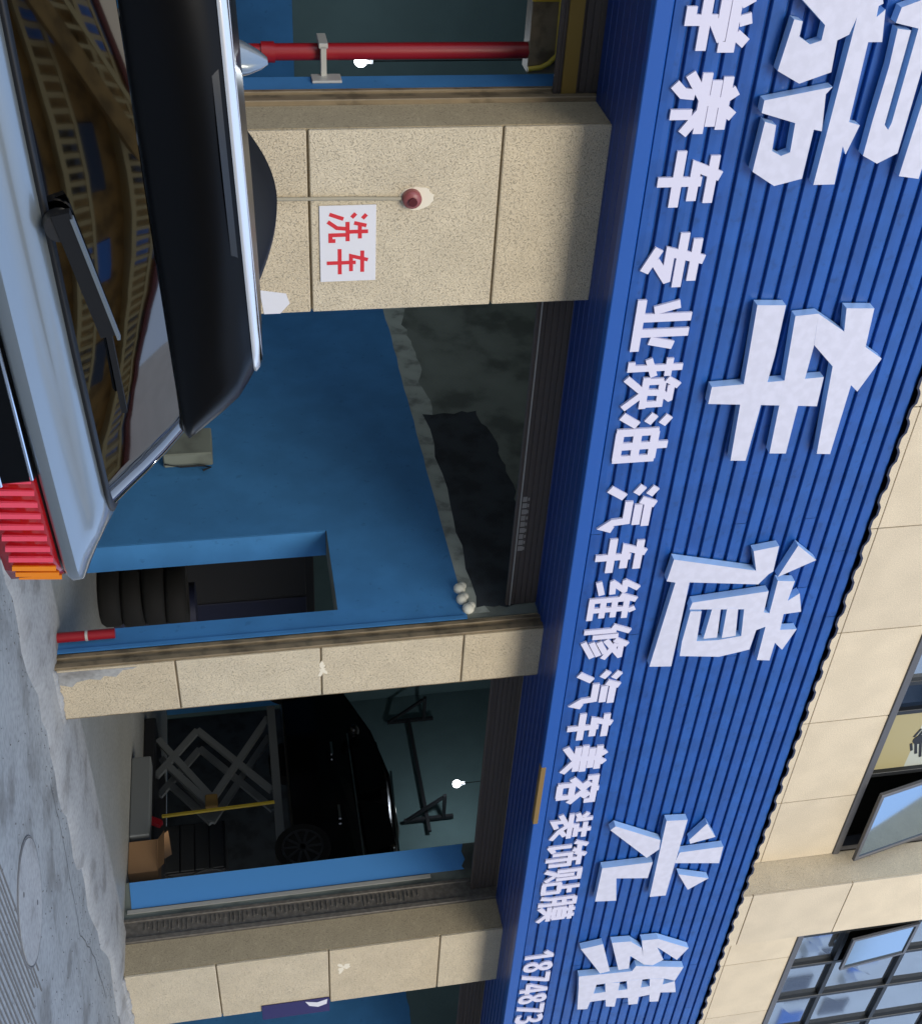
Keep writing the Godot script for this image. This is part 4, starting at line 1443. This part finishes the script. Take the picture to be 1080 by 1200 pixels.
	# roof rail
	for s in [0.52, -0.52]:
		st = mb()
		var top_in := []
		var top_out := []
		var low_in := []
		var low_out := []
		for k in 17:
			var t := k / 16.0
			var y := 1.628 + 0.078 * sin(PI * t)
			var z := lerpf(3.97, 2.98, t)
			low_in.append(Vector3(1.08 + s - 0.02, 1.612, z))
			top_in.append(Vector3(1.08 + s - 0.014, y, z))
			top_out.append(Vector3(1.08 + s + 0.014, y - 0.004, z))
			low_out.append(Vector3(1.08 + s + 0.02, 1.612, z))
		loft(st, [low_in, top_in, top_out, low_out])
		part("roof_rail", st, "trim_black", C)
	# rear wiper
	st = mb()
	tube(st, [Vector3(1.15, 1.262, 4.49), Vector3(1.15, 1.268, 4.515)], 0.03, 16)
	var wp := part("wiper", st, "trim_black", C)
	st = mb()
	bar(st, Vector3(1.12, 1.272, 4.512), Vector3(1.40, 1.318, 4.495), 0.035, 0.02, Vector3(0, 0, 1))
	bar(st, Vector3(1.39, 1.317, 4.495), Vector3(1.60, 1.318, 4.483), 0.012, 0.014, Vector3(0, 0, 1))
	part("wiper_arm", st, "trim_black", wp)
	st = mb()
	bar(st, Vector3(1.13, 1.291, 4.515), Vector3(1.41, 1.336, 4.497), 0.006, 0.016, Vector3(0, 0, 1))
	part("lit_arm_edge", st, "silver_paint", wp)  # silver strip stands in for the lit edge of the black arm
	# door mirror on the right side
	st = mb()
	sphere(st, Vector3(2.16, 1.1, 1.35), Vector3(0.13, 0.085, 0.07), 14, 8)
	part("door_mirror", st, "silver_paint", C)

func opposite() -> void:
	# houses across the road: they stand behind the lens and show only as reflections
	var H := thing("tan_house", "tan house with balustraded balconies across the road, seen mirrored", "house", Vector3(6, 0, 32))
	box("wall", Vector3(-22, 0, 30.0), Vector3(33.9, 13, 38), "tan_wall", H)
	box("roof", Vector3(-22.4, 13, 29.4), Vector3(33.8, 13.5, 38.4), "roof_red", H)
	for f in [1, 2, 3]:
		var y: float = f * 3.8 - 0.6
		var sl := box("balcony", Vector3(-22, y, 28.6), Vector3(33.9, y + 0.3, 29.99), "tan_rail", H)
		for k in 90:
			box("baluster", Vector3(-21.9 + k * 0.62, y + 0.3, 28.66), Vector3(-21.68 + k * 0.62, y + 1.25, 28.86), "tan_rail", sl)
		box("handrail", Vector3(-22, y + 1.25, 28.6), Vector3(33.9, y + 1.45, 28.92), "tan_rail", sl)
		for k in 9:
			box("window", Vector3(-20.5 + k * 6.0, y + 0.6, 29.9), Vector3(-18.2 + k * 6.0 + (k % 3) * 0.5, y + 2.8, 29.995), "house_glass" if k % 2 else "curtain_blue", H)
	# slanting outside stair
	var st := mb()
	bar(st, Vector3(-6, 2.2, 27.6), Vector3(10, 11.5, 27.6), 1.0, 1.4, Vector3(0, 0, 1))
	var sr := part("stair", st, "tan_wall", H)
	for k in 26:
		var q := Vector3(-6, 2.6, 26.95).lerp(Vector3(10, 11.9, 26.95), k / 25.0)
		box("baluster", q, q + Vector3(0.16, 1.3, 0.12), "tan_rail", sr)
	st = mb()
	bar(st, Vector3(-6.2, 3.8, 27.0), Vector3(10.2, 13.3, 27.0), 0.32, 0.3, Vector3(0, 0, 1))
	part("handrail", st, "tan_rail", sr)
	var T := thing("apartment_block", "tall grey apartment block with window air units across the road, seen mirrored", "building", Vector3(55, 0, 28))
	box("wall", Vector3(34, 0, 26.0), Vector3(90, 48, 38), "grey_wall", T)
	box("podium", Vector3(33.95, 0, 24.6), Vector3(90, 8.5, 25.99), "tan_wall", T)
	for k in 8:
		box("shop_front", Vector3(36.0 + k * 6.5, 0.3, 24.5), Vector3(40.8 + k * 6.5, 3.6, 24.595), "house_glass", T)
		box("awning", Vector3(35.8 + k * 6.5, 4.0, 23.4), Vector3(41.0 + k * 6.5, 4.3, 24.595), "roof_red" if k % 2 else "tan_rail", T)
	for f in 9:
		for k in 12:
			var y := 9.0 + f * 3.2
			var x := 34.8 + k * 3.6
			var wn := box("window", Vector3(x, y, 25.9), Vector3(x + 2.0, y + 1.7, 25.995), "house_glass" if (f * 5 + k) % 3 else "curtain_blue", T)
			if (f + k * 2) % 3 == 0:
				box("air_unit", Vector3(x + 2.2, y - 0.2, 25.4), Vector3(x + 3.1, y + 0.5, 25.99), "air_unit", wn)
